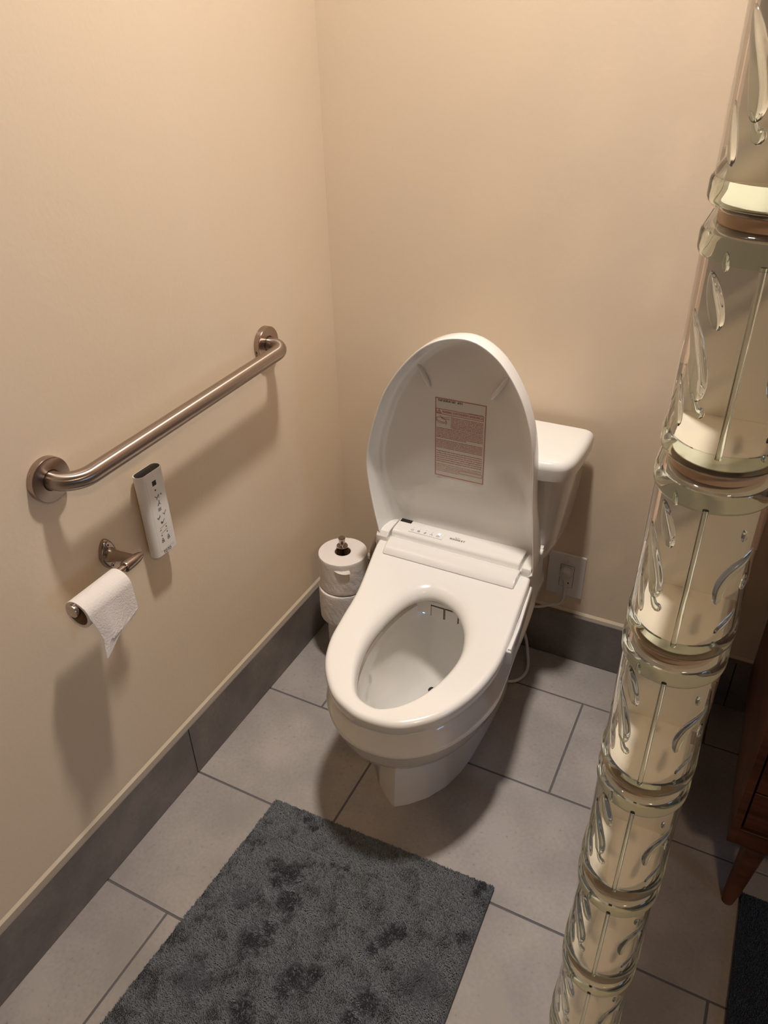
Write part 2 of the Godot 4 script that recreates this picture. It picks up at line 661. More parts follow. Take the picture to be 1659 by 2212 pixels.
func toilet() -> void:
	seat_outline()
	var t := thing("toilet", "white two-piece ceramic toilet with tapered pedestal and rear tank", "toilet", Vector3(0.475, 0, 0.4))
	var n := 120
	var c := Vector2(0.478, 0.46)
	# plan outlines, polar about one centre
	var foot := flat([0.4754, 0.6545, 0.504, 0.633, 0.536, 0.598, 0.563, 0.55, 0.578, 0.498, 0.585, 0.45, 0.59, 0.35, 0.592, 0.22, 0.575, 0.12, 0.375, 0.12, 0.36, 0.22, 0.362, 0.35, 0.366, 0.45, 0.373, 0.498, 0.386, 0.558, 0.42, 0.613, 0.446, 0.635])
	var rp := polar(PackedVector2Array(foot), c, n)
	var bowl_p := flat([0.30, 0.20, 0.272, 0.30, 0.302, 0.46, 0.312, 0.553, 0.321, 0.620, 0.346, 0.682, 0.391, 0.733, 0.432, 0.756, 0.475, 0.766, 0.535, 0.758, 0.581, 0.729, 0.617, 0.686, 0.646, 0.623, 0.661, 0.55, 0.657, 0.474, 0.650, 0.398, 0.645, 0.29, 0.632, 0.18, 0.60, 0.06, 0.35, 0.06])
	var rb := polar(spline(bowl_p, 5, true), c, n)
	var mouth := flat([0.42, 0.689, 0.443, 0.720, 0.479, 0.731, 0.504, 0.724, 0.531, 0.701, 0.556, 0.661, 0.578, 0.601, 0.587, 0.540, 0.585, 0.47, 0.575, 0.41, 0.548, 0.358, 0.489, 0.335, 0.432, 0.355, 0.403, 0.41, 0.389, 0.49, 0.388, 0.571, 0.400, 0.635])
	var rh := polar(spline(mouth, 6, true), c, n)
	var rings := []
	var mixr := func(k: float, off: float) -> PackedFloat32Array:      # between pedestal (0) and bowl (1)
		var o := PackedFloat32Array()
		for i in n:
			o.append(lerpf(rp[i], rb[i], k) + off)
		return o
	rings.append(ring(c, rp, 0.0))
	rings.append(ring(c, rp, 0.012, 0.0))
	rings.append(ring(c, rp, 0.08, -0.006))
	rings.append(ring(c, mixr.call(0.0, -0.010), 0.15))
	rings.append(ring(c, mixr.call(0.06, -0.008), 0.19))
	rings.append(ring(c, mixr.call(0.28, -0.008), 0.213))
	rings.append(ring(c, mixr.call(0.64, -0.006), 0.231))
	rings.append(ring(c, mixr.call(0.84, -0.004), 0.249))
	rings.append(ring(c, mixr.call(0.94, -0.002), 0.275))
	rings.append(ring(c, mixr.call(0.99, 0.001), 0.303))
	rings.append(ring(c, mixr.call(1.0, 0.006), 0.314))
	rings.append(ring(c, mixr.call(1.0, 0.007), 0.319))
	rings.append(ring(c, mixr.call(1.0, 0.005), 0.325))
	rings.append(ring(c, mixr.call(1.0, -0.004), 0.343))
	rings.append(ring(c, mixr.call(1.0, -0.010), 0.357))
	rings.append(ring(c, mixr.call(1.0, -0.016), 0.364))
	rings.append(ring(c, mixr.call(1.0, -0.024), 0.367))
	rings.append(ring(c, rh, 0.367, 0.012))
	rings.append(ring(c, rh, 0.362, 0.005))
	rings.append(ring(c, rh, 0.34, 0.006))
	rings.append(ring(c, rh, 0.31, 0.008))
	rings.append(ring(c, rh, 0.27, 0.0, 0.99))
	rings.append(ring(c + Vector2(0.0, 0.002), rh, 0.23, 0.0, 0.92))
	rings.append(ring(c + Vector2(0.0, 0.004), rh, 0.195, 0.0, 0.80))
	rings.append(ring(c + Vector2(-0.001, 0.002), rh, 0.17, 0.0, 0.66))
	rings.append(ring(c + Vector2(-0.002, -0.004), rh, 0.153, 0.0, 0.50))
	rings.append(ring(c + Vector2(-0.004, -0.012), rh, 0.142, 0.0, 0.34))
	rings.append(ring(c + Vector2(-0.006, -0.02), rh, 0.132, 0.0, 0.22))
	rings.append(ring(c + Vector2(-0.006, -0.024), rh, 0.115, 0.0, 0.15))
	obj("bowl", Sol.new().loft(rings), M.ceramic, t, 38)
	obj("drain_opening", Sol.new().lathe([Vector2(0.0, -0.004), Vector2(0.006, -0.003), Vector2(0.0085, 0.0), Vector2(0.006, 0.0022), Vector2(0.0, 0.003)], Vector3(0.468, 0.1545, 0.424), Vector3(0.1, 1, 0.4), 24, 0), M.dark_gap, t)
	# tank: tapered body with a bowed front
	var tank := func(y: float, hw: float, zf: float, inset_: float) -> PackedVector3Array:
		var poly := []
		var cx := 0.474
		var zb := 0.028
		for p in [Vector2(-1, 0.0), Vector2(-1, 0.45), Vector2(-0.96, 0.8), Vector2(-0.82, 0.95), Vector2(-0.4, 1.0), Vector2(0.0, 1.015), Vector2(0.4, 1.0), Vector2(0.82, 0.95), Vector2(0.96, 0.8), Vector2(1, 0.45), Vector2(1, 0.0)]:
			poly.append(Vector2(cx + p.x * hw, zb + p.y * (zf - zb)))
		var q := Sol.inset(spline(poly, 4), inset_)
		var r := PackedVector3Array()
		for p in q:
			r.append(Vector3(p.x, y, p.y))
		return r
	var tr := []
	for l in [[0.375, 0.11, 0.16, 0.0], [0.385, 0.13, 0.17, 0.0], [0.40, 0.150, 0.178, 0.0], [0.425, 0.176, 0.185, 0.0], [0.46, 0.187, 0.189, 0.0], [0.56, 0.198, 0.196, 0.0], [0.665, 0.207, 0.204, 0.0]]:
		tr.append(tank.call(l[0], l[1], l[2], l[3]))
	obj("tank", Sol.new().loft(tr), M.ceramic, t, 50)
	var lr := []
	for l in [[0.664, 0.206], [0.662, 0.212], [0.664, 0.2165], [0.69, 0.2185], [0.698, 0.217], [0.704, 0.213], [0.708, 0.207], [0.710, 0.198], [0.7105, 0.185]]:
		lr.append(tank.call(l[0], l[1], 0.005 + l[1], 0.0))
	obj("tank_lid", Sol.new().loft(lr), M.ceramic, t, 50)

# ------------------------------------------------------------------ bidet seat
func bidet_seat() -> void:
	var t := thing("bidet_seat", "white electronic bidet toilet seat with raised lid and red warning sticker", "bidet seat", Vector3(0.475, 0.38, 0.3))
	var n := 120
	var c := seat_c
	var closed := seat_poly.duplicate()
	var ro := polar(closed, c, n)
	var ri := polar(hole_poly, c, n)
	var soft := PackedFloat32Array()       # the inner slope is widest at the back of the hole
	for i in n:
		var a := TAU * i / n
		soft.append(lerpf(0.016, 0.040, clampf(0.5 - 0.5 * cos(a) , 0, 1) ** 1.5))
	var rr := func(base: PackedFloat32Array, k: float, off: float) -> PackedFloat32Array:
		var o := PackedFloat32Array()
		for i in n:
			o.append(base[i] + soft[i] * k + off)
		return o
	var sy := seat_y(0.3)
	var seat := []
	for l in [[ri, 0.0, 0.002, -0.033], [ri, 0.0, 0.0, -0.026], [ri, 0.06, 0.0, -0.018], [ri, 0.2, 0.0, -0.0105], [ri, 0.42, 0.0, -0.005], [ri, 0.7, 0.0, -0.0015], [ri, 1.0, 0.0, 0.0], [ro, 0.0, -0.014, 0.0], [ro, 0.0, -0.008, -0.0008], [ro, 0.0, -0.004, -0.0028], [ro, 0.0, -0.0012, -0.0065], [ro, 0.0, 0.0, -0.012], [ro, 0.0, -0.0015, -0.028], [ro, 0.0, -0.005, -0.033], [ri, 0.0, 0.002, -0.033]]:
		seat.append(ring(c, rr.call(l[0], l[1], l[2]), sy + l[3], 0.0, 1.0, -0.09, 0.3))
	obj("seat", Sol.new().loft(seat, 0), M.white_plastic, t, 38)

	# housing behind the seat: profile (z, y) swept along x
	var prof := func(x: float, p: Array) -> PackedVector3Array:
		var r := PackedVector3Array()
		for q in p:
			r.append(Vector3(x, q.y, q.x))
		return r
	var hp := flat([0.17, 0.385, 0.17, 0.474, 0.176, 0.480, 0.262, 0.4795, 0.272, 0.477, 0.277, 0.472, 0.279, 0.462, 0.283, 0.455, 0.30, 0.44, 0.30, 0.385])
	var sweep := func(x0: float, x1: float, p: Array, b: float) -> Sol:
		var mid := Vector2.ZERO
		for q in p:
			mid += q
		mid /= p.size()
		var sm := []
		for q in p:
			sm.append(q + (mid - q).normalized() * b)
		return Sol.new().loft([prof.call(x0, sm), prof.call(x0 + b, p), prof.call(x1 - b, p), prof.call(x1, sm)])
	var body: MeshInstance3D = obj("housing", sweep.call(0.2935, 0.614, hp, 0.002), M.white_plastic, t, 35)
	# rounded cover that reaches down onto the seat
	var fp := flat([0.272, 0.40, 0.274, 0.452, 0.281, 0.464, 0.289, 0.4685, 0.300, 0.4685, 0.312, 0.4655, 0.322, 0.461, 0.330, 0.4555, 0.334, 0.450, 0.333, 0.446, 0.325, 0.44, 0.31, 0.40])
	obj("front_cover", sweep.call(0.297, 0.620, fp, 0.003), M.white_plastic, t, 50)
	# hinge blocks left and right
	obj("hinge_block", sweep.call(0.2575, 0.2885, flat([0.175, 0.395, 0.175, 0.470, 0.180, 0.476, 0.270, 0.4755, 0.280, 0.473, 0.289, 0.462, 0.290, 0.44, 0.28, 0.395]), 0.002), M.white_plastic, t, 35)
	obj("hinge_block", sweep.call(0.620, 0.642, flat([0.175, 0.395, 0.175, 0.468, 0.180, 0.474, 0.270, 0.4735, 0.280, 0.470, 0.284, 0.462, 0.284, 0.44, 0.27, 0.395]), 0.002), M.white_plastic, t, 35)
	obj("hinge_pin", Sol.new().lathe([Vector2(0.0095, 0), Vector2(0.0095, 0.012), Vector2(0.0075, 0.016), Vector2(0, 0.0175)], Vector3(0.632, 0.476, 0.212), Vector3(1, 0, 0), 20), M.white_plastic, t)
	# side arm with the narrow bright cover strip
	var arm := flat([0.632, 0.275, 0.648, 0.272, 0.658, 0.35, 0.667, 0.42, 0.6735, 0.497, 0.655, 0.500, 0.652, 0.42, 0.645, 0.35])
	obj("side_arm", Sol.new().slab(PackedVector2Array(arm), 0.385, 0.421, 0.004), M.white_plastic, t, 35)
	var strip := flat([0.6405, 0.277, 0.6475, 0.276, 0.6575, 0.35, 0.6665, 0.42, 0.6725, 0.494, 0.665, 0.495, 0.659, 0.42, 0.650, 0.35])
	obj("side_cover", Sol.new().slab(PackedVector2Array(strip), 0.418, 0.4255, 0.0025), M.matte_plastic, t, 35)
	# nozzle housing seen through the hole of the seat, with two shutters
	obj("nozzle_housing", Sol.new().box(Vector3(0.392, 0.343, 0.28), Vector3(0.585, 0.388, 0.378), 0.004), M.white_plastic, t)
	for x in [0.4445, 0.4795]:
		obj("nozzle_shutter", Sol.new().box(Vector3(x + 0.0005, 0.3415, 0.372), Vector3(x + 0.031, 0.374, 0.3802), 0.0008), M.matte_plastic, t)
		obj("shutter_gap", Sol.new().box(Vector3(x - 0.0012, 0.3432, 0.372), Vector3(x + 0.0327, 0.3757, 0.3786), 0.0003), M.dark_gap, t)

	# controls on the housing
	var sens := Sol.new().box(Vector3(0.2965, 0.4775, 0.2180), Vector3(0.326, 0.4806, 0.2345), 0.0008)
	obj("sensor_window", sens, M.black_plastic, t)
	var panel: MeshInstance3D = obj("control_panel", Sol.new().box(Vector3(0.333, 0.4785, 0.2405), Vector3(0.420, 0.4802, 0.2655), 0.0006), M.matte_plastic, t)
	var ic := Sol.new()
	var py := 0.4803
	for k in 5:
		var x := 0.3405 + k * 0.0165
		var z := 0.2575
		match k:
			0: ring_mark(ic, Vector3(x, py, z), 0.0034, 0.0009)
			1:
				ring_mark(ic, Vector3(x, py, z), 0.0036, 0.0012)
				ic.lathe([Vector2(0, 0), Vector2(0.0014, 0), Vector2(0.0014, 0.0003), Vector2(0, 0.0003)], Vector3(x, py, z), Vector3.UP, 10, 0)
			2:
				stroke(ic, [Vector3(x - 0.0022, py, z + 0.003), Vector3(x + 0.0008, py, z - 0.0036)], 0.0013)
				stroke(ic, [Vector3(x - 0.0004, py, z + 0.0036), Vector3(x + 0.0025, py, z - 0.002)], 0.0013)
			3:
				stroke(ic, [Vector3(x - 0.0032, py, z + 0.003), Vector3(x, py, z - 0.004), Vector3(x + 0.0032, py, z + 0.003), Vector3(x + 0.001, py, z + 0.0032)], 0.0009)
			4:
				stroke(ic, [Vector3(x - 0.0036, py, z + 0.002), Vector3(x, py, z - 0.0025), Vector3(x + 0.0042, py, z + 0.001)], 0.0012)
				stroke(ic, [Vector3(x - 0.002, py, z + 0.0035), Vector3(x + 0.003, py, z + 0.003)], 0.0009)
		if k < 4:
			ic.lathe([Vector2(0, 0), Vector2(0.0008, 0), Vector2(0.0008, 0.0002), Vector2(0, 0.0002)], Vector3(x, py, 0.2475), Vector3.UP, 8, 0)
	obj("control_icons", ic, M.grey_print, panel)
	obj("status_led", Sol.new().lathe([Vector2(0.0031, 0), Vector2(0.0031, 0.0006), Vector2(0.002, 0.0012), Vector2(0, 0.0014)], Vector3(0.4068, 0.4801, 0.2485), Vector3.UP, 16), M.led, t)
	for e in [["TOTO", 0.0055, 0.4445, 0.2425, M.grey_print], ["WASHLET", 0.0085, 0.4345, 0.2475, M.black_print]]:
		var tm := obj("lettering", text_mesh(e[0], e[1], e[4]), e[4], t)
		tm.position += Vector3(e[2], 0.4798, e[3])
		tm.rotation = Vector3(-PI / 2, 0, 0)

	# raised lid: a shell; its rim lies in a plane that leans back
	var rim := spline(flat([0.270, 0.450, 0.262, 0.476, 0.248, 0.549, 0.240, 0.606, 0.237, 0.653, 0.243, 0.701, 0.261, 0.768, 0.285, 0.832, 0.314, 0.882, 0.348, 0.925, 0.380, 0.955, 0.415, 0.975, 0.453, 0.985, 0.486, 0.984, 0.516, 0.972, 0.546, 0.949, 0.573, 0.915, 0.596, 0.874, 0.612, 0.830, 0.623, 0.785, 0.629, 0.736, 0.634, 0.651, 0.640, 0.584, 0.6455, 0.514, 0.6485, 0.468, 0.647, 0.450]), 4)
	var lc := Vector2(0.445, 0.70)
	var rl := polar(rim, lc, 144)
	var nn := Vector3(0, -LEAN, 1).normalized()
	var plane_pt := func(p: Vector2, depth: float) -> Vector3:
		return Vector3(p.x, p.y, 0.285 + LEAN * (p.y - 0.48)) - nn * depth
	var shell := []
	# depth below the rim plane and distance inside its outer edge: outside from back to front, then inside from front to back
	for l in [[0.060, 0.24], [0.060, 0.18], [0.060, 0.14], [0.060, 0.10], [0.0595, 0.06], [0.056, 0.030], [0.050, 0.012], [0.043, 0.004], [0.034, 0.001], [0.018, 0.0002], [0.003, 0.0], [0.0, 0.0012], [0.0, 0.0032], [0.002, 0.0046], [0.02, 0.007], [0.032, 0.0115], [0.040, 0.021], [0.0450, 0.040], [0.047, 0.065], [0.047, 0.10], [0.047, 0.14], [0.047, 0.18], [0.047, 0.24]]:
		var r := PackedVector3Array()
		for i in 144:
			var a := TAU * i / 144
			var p := lc + Vector2(sin(a), cos(a)) * maxf(rl[i] - l[1], 0.02)
			r.append(plane_pt.call(p, l[0] * (1.0 + 0.45 * smoothstep(0.62, 0.50, p.y))))
		shell.append(r)
	var lid: MeshInstance3D = obj("lid", Sol.new().loft(shell), M.white_plastic, t, 38)
	# two rubber bumpers
	for b in [[0.3503, 0.9015, 0.378, 0.8505], [0.5162, 0.848, 0.5507, 0.902]]:
		var pts := PackedVector3Array()
		for k in 9:
			var f := k / 8.0
			pts.append(plane_pt.call(Vector2(lerpf(b[0], b[2], f), lerpf(b[1], b[3], f)), 0.0435))
		var rad := PackedFloat32Array([0.0025, 0.0048, 0.0052, 0.0053, 0.0053, 0.0053, 0.0052, 0.0048, 0.0025])
		obj("bumper", Sol.new().tube(pts, rad, 14), M.white_plastic, lid)
	sticker(lid, plane_pt)
	# bowl night-light under the housing
	obj("bowl_light", Sol.new().lathe([Vector2(0.004, 0), Vector2(0.004, 0.002), Vector2(0.0, 0.003)], Vector3(0.425, 0.345, 0.374), Vector3(0, -1, 0.3), 12), M.led, t)

func ring_mark(s: Sol, at: Vector3, r: float, w: float) -> void:
	s.lathe([Vector2(r - w, 0), Vector2(r, 0), Vector2(r, 0.0002), Vector2(r - w, 0.0002), Vector2(r - w, 0)], at, Vector3.UP, 18, 0)

# a flat painted stroke through points, lying on the plane with the given normal
func stroke(s: Sol, pts: Array, w: float, up := Vector3.UP) -> void:
	for i in pts.size() - 1:
		var a: Vector3 = pts[i]
		var b: Vector3 = pts[i + 1]
		var d := (b - a).normalized()
		var side := d.cross(up).normalized() * w / 2
		var e := d * w * 0.3
		var from := s.v.size()
		var h := up * 0.0002
		var r0 := PackedVector3Array([a - e - side, a - e + side, b + e + side, b + e - side])
		var r1 := PackedVector3Array()
		for p in r0:
			r1.append(p + h)
		s.loft([r0, r1])
		s.fix(from)

func sticker(lid: MeshInstance3D, plane_pt: Callable) -> void:
	var D := 0.0470
	var y0 := 0.8285
	var x0 := 0.3895
	var W := 0.1165
	var Hh := 0.192
	var film := Sol.new()
	var q0 := PackedVector3Array()
	var q1 := PackedVector3Array()
	for p in [Vector2(x0, y0), Vector2(x0 + W, y0), Vector2(x0 + W, y0 - Hh), Vector2(x0, y0 - Hh)]:
		q0.append(plane_pt.call(p, D + 0.0005))
		q1.append(plane_pt.call(p, D - 0.0003))
	film.loft([q0, q1])
	var st := obj("warning_sticker", film, M.sticker_film, lid)
	st.set_meta("label", "white sticker with red multilingual warning text")
	var up: Vector3 = Vector3(0, -LEAN, 1).normalized()
	var down := (plane_pt.call(Vector2(0.4, 0.7), 0.0) - plane_pt.call(Vector2(0.4, 0.8), 0.0) as Vector3).normalized()
	var P := func(u: float, v: float) -> Vector3:     # u to the right, v down, in metres from the corner
		return plane_pt.call(Vector2(x0 + u, y0), D - 0.0005) + down * v
	var red := Sol.new()
	var frame_ := func(u0: float, v0: float, u1: float, v1: float, w: float) -> void:
		stroke(red, [P.call(u0, v0), P.call(u1, v0), P.call(u1, v1), P.call(u0, v1), P.call(u0, v0)], w, up)
	frame_.call(0.0012, 0.001, W - 0.0012, Hh - 0.001, 0.0013)
	frame_.call(0.003, 0.026, W - 0.006, 0.0375, 0.0008)
	# warning triangle
	stroke(red, [P.call(0.0045, 0.0358), P.call(0.0095, 0.0275), P.call(0.0145, 0.0358), P.call(0.0045, 0.0358)], 0.0009, up)
	stroke(red, [P.call(0.0095, 0.0302), P.call(0.0095, 0.0332)], 0.0009, up)
	stroke(red, [P.call(0.0095, 0.0344), P.call(0.0095, 0.0349)], 0.0009, up)
	# hand over a seat
	var oval := []
	for k in 25:
		var a := TAU * k / 24
		oval.append(P.call(0.0145 + cos(a) * 0.0115 , 0.0515 + sin(a) * 0.0052 + cos(a) * 0.002))
	stroke(red, oval, 0.0008, up)
	oval = []
	for k in 14:
		var a := PI * 0.1 + PI * 0.9 * k / 13
		oval.append(P.call(0.0145 + cos(a) * 0.0135, 0.0525 + sin(a) * 0.0072 + cos(a) * 0.002))
	stroke(red, oval, 0.0006, up)
	stroke(red, [P.call(0.011, 0.0415), P.call(0.016, 0.0455), P.call(0.034, 0.0435)], 0.0006, up)
	stroke(red, [P.call(0.016, 0.0455), P.call(0.0165, 0.0485), P.call(0.019, 0.0475), P.call(0.021, 0.0495), P.call(0.0235, 0.0485), P.call(0.034, 0.0485)], 0.0008, up)
	stroke(red, [P.call(0.027, 0.0535), P.call(0.0275, 0.058), P.call(0.025, 0.062)], 0.0006, up)
	# boxes near the bottom edge
	frame_.call(0.0585, 0.1695, W - 0.004, 0.1765, 0.0006)
	obj("red_frame", red, M.red_print, st)
	var basis := Basis(Vector3(1, 0, 0), -down, up)
	var put := func(s: String, u: float, v: float, h: float, m: Material, width := 0.0, bold := true) -> void:
		var tm := text_mesh(s, h, m, bold)
		var o := obj("lettering", tm, m, st)
		var k := 1.0
		if width > 0.0:
			k = width / maxf(tm.get_aabb().size.x, 0.001)
		o.transform = Transform3D(basis * Basis.from_scale(Vector3(k, 1, 1)), o.position + P.call(u, v))
	put.call("SW3084T40  #01", 0.006, 0.0015, 0.0072, M.black_print, 0.056)
	put.call("02W79  JP007  07707", 0.077, 0.0235, 0.0034, M.grey_print, 0.033)
	put.call("WARNING! AVERTISSEMENT! ADVERTENCIA!", 0.0165, 0.0275, 0.0072, M.red_print, 0.094)
	var left := 0.0035
	var full := W - 0.009
	var v := 0.0405
	for s in ["This product is an electrical appliance. Please", "ensure that it is used correctly. Read this guide and", "keep it for reference. To reduce the risk of fire,", "burns, electric shock or injury: do not use with", "wet hands, do not splash water on the unit or", "plug, do not disassemble, do not pull on the cord.", "Unplug the unit before cleaning. Close supervision", "is needed when used by children or by the elderly."]:
		put.call(s, 0.037, v, 0.0036, M.red_print, W - 0.043)
		v += 0.00355
	v = 0.0695
	for s in ["Ce produit est un appareil électrique. Veuillez lire ces consignes de sécurité", "avant l'emploi afin de réduire les risques de brûlures, de chocs électriques,", "d'incendie ou de blessures. Ne pas utiliser avec les mains mouillées. Ne pas", "éclabousser d'eau l'appareil ni la fiche. Ne pas démonter. Ne pas tirer sur le", "cordon. Débrancher avant le nettoyage. Une surveillance étroite est nécessaire", "lorsque l'appareil est utilisé par des enfants ou par des personnes âgées ou", "handicapées. Ne pas utiliser de détergents abrasifs."]:
		put.call(s, left, v, 0.0036, M.red_print, full if not s.ends_with("abrasifs.") else full * 0.65)
		v += 0.0037
	v = 0.0985
	for s in ["El producto es un electrodoméstico. Lea estas instrucciones antes de usarlo", "para reducir el riesgo de quemaduras, descargas eléctricas, incendio o lesiones.", "No lo utilice con las manos mojadas. No salpique agua sobre la unidad ni sobre", "el enchufe. No lo desarme. No tire del cable. Desenchúfelo antes de limpiarlo.", "Es necesaria una supervisión cuidadosa cuando lo usen niños o personas", "mayores o con discapacidad. Guarde estas instrucciones para consultas."]:
		put.call(s, left, v, 0.0036, M.red_print, full)
		v += 0.0037
	v = 0.1265
	for s in ["Please should refer to the Safety and Operational Precautions", "section of the Instruction Manual before using the product.", "Les précautions doivent être suivies. Se reporter au chapitre", "précautions du manuel avant d'utiliser cet appareil sanitaire.", "Las precauciones deben seguirse. Consulte el manual de", "instrucciones antes de comenzar el uso de este producto."]:
		put.call(s, left, v, 0.0038, M.red_print, full)
		v += 0.0052
	v = 0.1600
	for s in ["Rated voltage AC 120 V 60 Hz. Rated power and water supply pressure", "as given in the manual. Use potable water only. Made for indoor use.", "Connect to a grounded outlet.", "Branchez sur une prise avec mise à la terre.", "Conecte a un enchufe con conexión a tierra."]:
		put.call(s, left, v, 0.0034, M.pale_red_print, full * (1.0 if v < 0.166 else 0.5))
		v += 0.0042

# ------------------------------------------------------------------ glass block partition
func partition() -> void:
	var t := thing("glass_block_partition", "narrow partition of stacked clear wavy glass blocks with a rounded end, right of the toilet", "partition", Vector3(0.976, 0, 1.0))
	var pitch := 0.1976
	var zs := 0.853
	var hw := 0.0495
	var nose := func(h: float, z0: float, len: float, end: bool, off: float) -> PackedVector2Array:      # plan outline; the end block has a rounded nose
		var q := PackedVector2Array()
		var cx := 0.976
		if end:
			var zc := z0 + len - 0.056
			var m := 36
			for i in m + 1:
				var a := -PI / 2 + PI * i / m
				q.append(Vector2(cx + sin(a) * (h + off), zc + cos(a) * (0.056 + off)))
			for i in 5:
				q.append(Vector2(cx + h + off, lerpf(zc, z0 - off, (i + 1) / 6.0)))
			for i in 7:
				q.append(Vector2(lerpf(cx + h + off, cx - h - off, i / 6.0), z0 - off))
			for i in 5:
				q.append(Vector2(cx - h - off, lerpf(z0 - off, zc, (i + 1) / 6.0)))
		else:
			q = Sol.rrect(cx, z0 + len / 2, 2 * h + 2 * off, len + 2 * off, 0.006, 4)
		return q
	var H := 0.1876
	var shell := func(end: bool, z0: float, len: float) -> Sol:
		var lv := [[0.0, -0.006], [0.0012, -0.0028], [0.004, -0.0004], [0.008, 0.0004], [0.0195, 0.0004], [0.0225, -0.0008]]
		var out := []
		for l in lv:
			out.append([l[0], l[1]])
		for i in lv.size():
			out.append([H - lv[lv.size() - 1 - i][0], lv[lv.size() - 1 - i][1]])
		var rings := []
		for r in out:
			var v3 := PackedVector3Array()
			for p in nose.call(hw, z0, len, end, r[1]):
				v3.append(Vector3(p.x, r[0], p.y))
			rings.append(v3)
		return Sol.new().loft(rings)
	# point just inside the rounded end: u from -1 (left flank) to 1 (right flank), v from 0 (bottom) to 1 (top)
	var on_nose := func(u: float, v: float, d: float) -> Vector3:
		var a := u * 1.45
		return Vector3(0.976 + sin(a) * (hw - d), v * H, zs + 0.192 - 0.056 + cos(a) * (0.056 - d))
	# the pressed wave relief: thick drops and curls of glass on the inside of the face
	var relief_ := Sol.new()
	for e in [
		[[-0.62, 0.84, -0.48, 0.75, -0.33, 0.63], 0.0110], [[-0.42, 0.93, -0.41, 0.85], 0.0045],
		[[-0.86, 0.66, -0.64, 0.56, -0.47, 0.42, -0.44, 0.31], 0.0135], [[-0.50, 0.35, -0.38, 0.27, -0.29, 0.29], 0.0060],
		[[-0.88, 0.37, -0.75, 0.27, -0.64, 0.16], 0.0078],
		[[0.97, 0.61, 0.74, 0.58, 0.52, 0.54, 0.42, 0.46, 0.44, 0.36], 0.0095], [[0.98, 0.46, 0.97, 0.36], 0.0070],
		[[0.92, 0.25, 0.70, 0.215, 0.52, 0.17], 0.0055], [[0.56, 0.78, 0.62, 0.71], 0.0050], [[0.60, 0.085, 0.52, 0.10], 0.0040]]:
		var uv := spline(flat(e[0]), 6)
		var rings := []
		var m := uv.size()
		for k in m:
			var d2 := (uv[mini(k + 1, m - 1)] - uv[maxi(k - 1, 0)]) * Vector2(0.075, H)
			var sd := Vector2(-d2.y, d2.x).normalized()
			var f := float(k) / (m - 1)
			var w: float = e[1] * maxf(0.03, pow(sin(PI * clampf(f, 0.003, 0.997)), 0.55) * (0.55 + 0.45 * f))
			var r := PackedVector3Array()
			for i in 18:
				var a := TAU * i / 18
				var q := uv[k] + Vector2(sd.x / 0.075, sd.y / H) * w * cos(a)
				r.append(on_nose.call(clampf(q.x, -1.05, 1.05), q.y, 0.0046 - sin(a) * minf(w * 0.45, 0.0034)))
			rings.append(r)
		relief_.loft(rings)
	var relief_mesh := relief_.mesh(60)
	# thick lip round the foot and the head, and the fused seam down the middle
	var lips := []
	for y in [0.004, H - 0.022]:
		var rings := []
		for l in [[0.0, -0.0015], [0.001, 0.0008], [0.004, 0.0018], [0.014, 0.0018], [0.0165, 0.0012], [0.018, -0.0002], [0.017, -0.0035], [0.009, -0.0045], [0.001, -0.0035], [0.0, -0.0015]]:
			var v3 := PackedVector3Array()
			for p in nose.call(hw, zs + 0.002, 0.19, true, l[1]):
				v3.append(Vector3(p.x, y + l[0], p.y))
			rings.append(v3)
		lips.append(Sol.new().loft(rings, 0).mesh(60))
	var seam := PackedVector3Array()
	for k in 13:
		seam.append(on_nose.call(0.0, lerpf(0.10, 0.90, k / 12.0), 0.0008))
	var seam_mesh := Sol.new().tube(seam, 0.0026, 14).mesh(60)
	# inside faces towards the mortar are coated off-white
	var cs := Sol.new()
	var inside: PackedVector2Array = nose.call(hw, zs, 0.192, true, -0.009)
	cs.slab(inside, 0.0050, 0.0058)
	cs.slab(inside, H - 0.0058, H - 0.0050)
	cs.box(Vector3(0.976 - hw + 0.004, 0.006, zs + 0.078), Vector3(0.976 + hw - 0.004, H - 0.006, zs + 0.079))
	var coat := cs.mesh(30)
	var end_shell: ArrayMesh = (shell.call(true, zs, 0.192) as Sol).mesh(50)
	for row in 11:
		for col in 5:
			var b := Node3D.new()
			b.name = "glass_block"
			t.add_child(b, true)
			b.position = Vector3(0, row * pitch + 0.005, -0.2032 * maxi(col - 1, 0)) - t.position
			if col == 0:
				local_part("shell", end_shell, M.block_glass, b)
				local_part("wave_relief", relief_mesh, M.ripple_glass, b)
				for l in lips:
					local_part("lip", l, M.rim_glass, b)
				local_part("seam", seam_mesh, M.ripple_glass, b)
				local_part("edge_coat", coat, M.edge_coat, b)
			else:
				if not M.has("run_shell"):
					M["run_shell"] = (shell.call(false, zs - 0.2032, 0.192) as Sol).mesh(50)
				local_part("shell", M.run_shell, M.block_glass, b)
	# mortar beds and upright joints
	for row in 12:
		var y0 := maxf(row * pitch - 0.0042, 0.0)
		var y1 := row * pitch + 0.0042
		if row == 11:
			y1 = 2.74
		var poly: PackedVector2Array = nose.call(hw, 0.012, zs + 0.192 - 0.012, true, -0.0085)
		obj("mortar_joint", Sol.new().slab(poly, y0, y1), M.block_mortar, t, 60)
	for col in 4:
		var z := zs - col * 0.2032
		obj("upright_joint", Sol.new().box(Vector3(0.976 - 0.042, 0.006, z - 0.0108), Vector3(0.976 + 0.042, 11 * pitch - 0.006, z - 0.0004)), M.block_mortar, t)
	obj("wall_channel", Sol.new().box(Vector3(0.976 - 0.046, 0.0, 0.015), Vector3(0.976 + 0.046, 11 * pitch, zs - 4 * 0.2032 - 0.0004)), M.block_mortar, t)

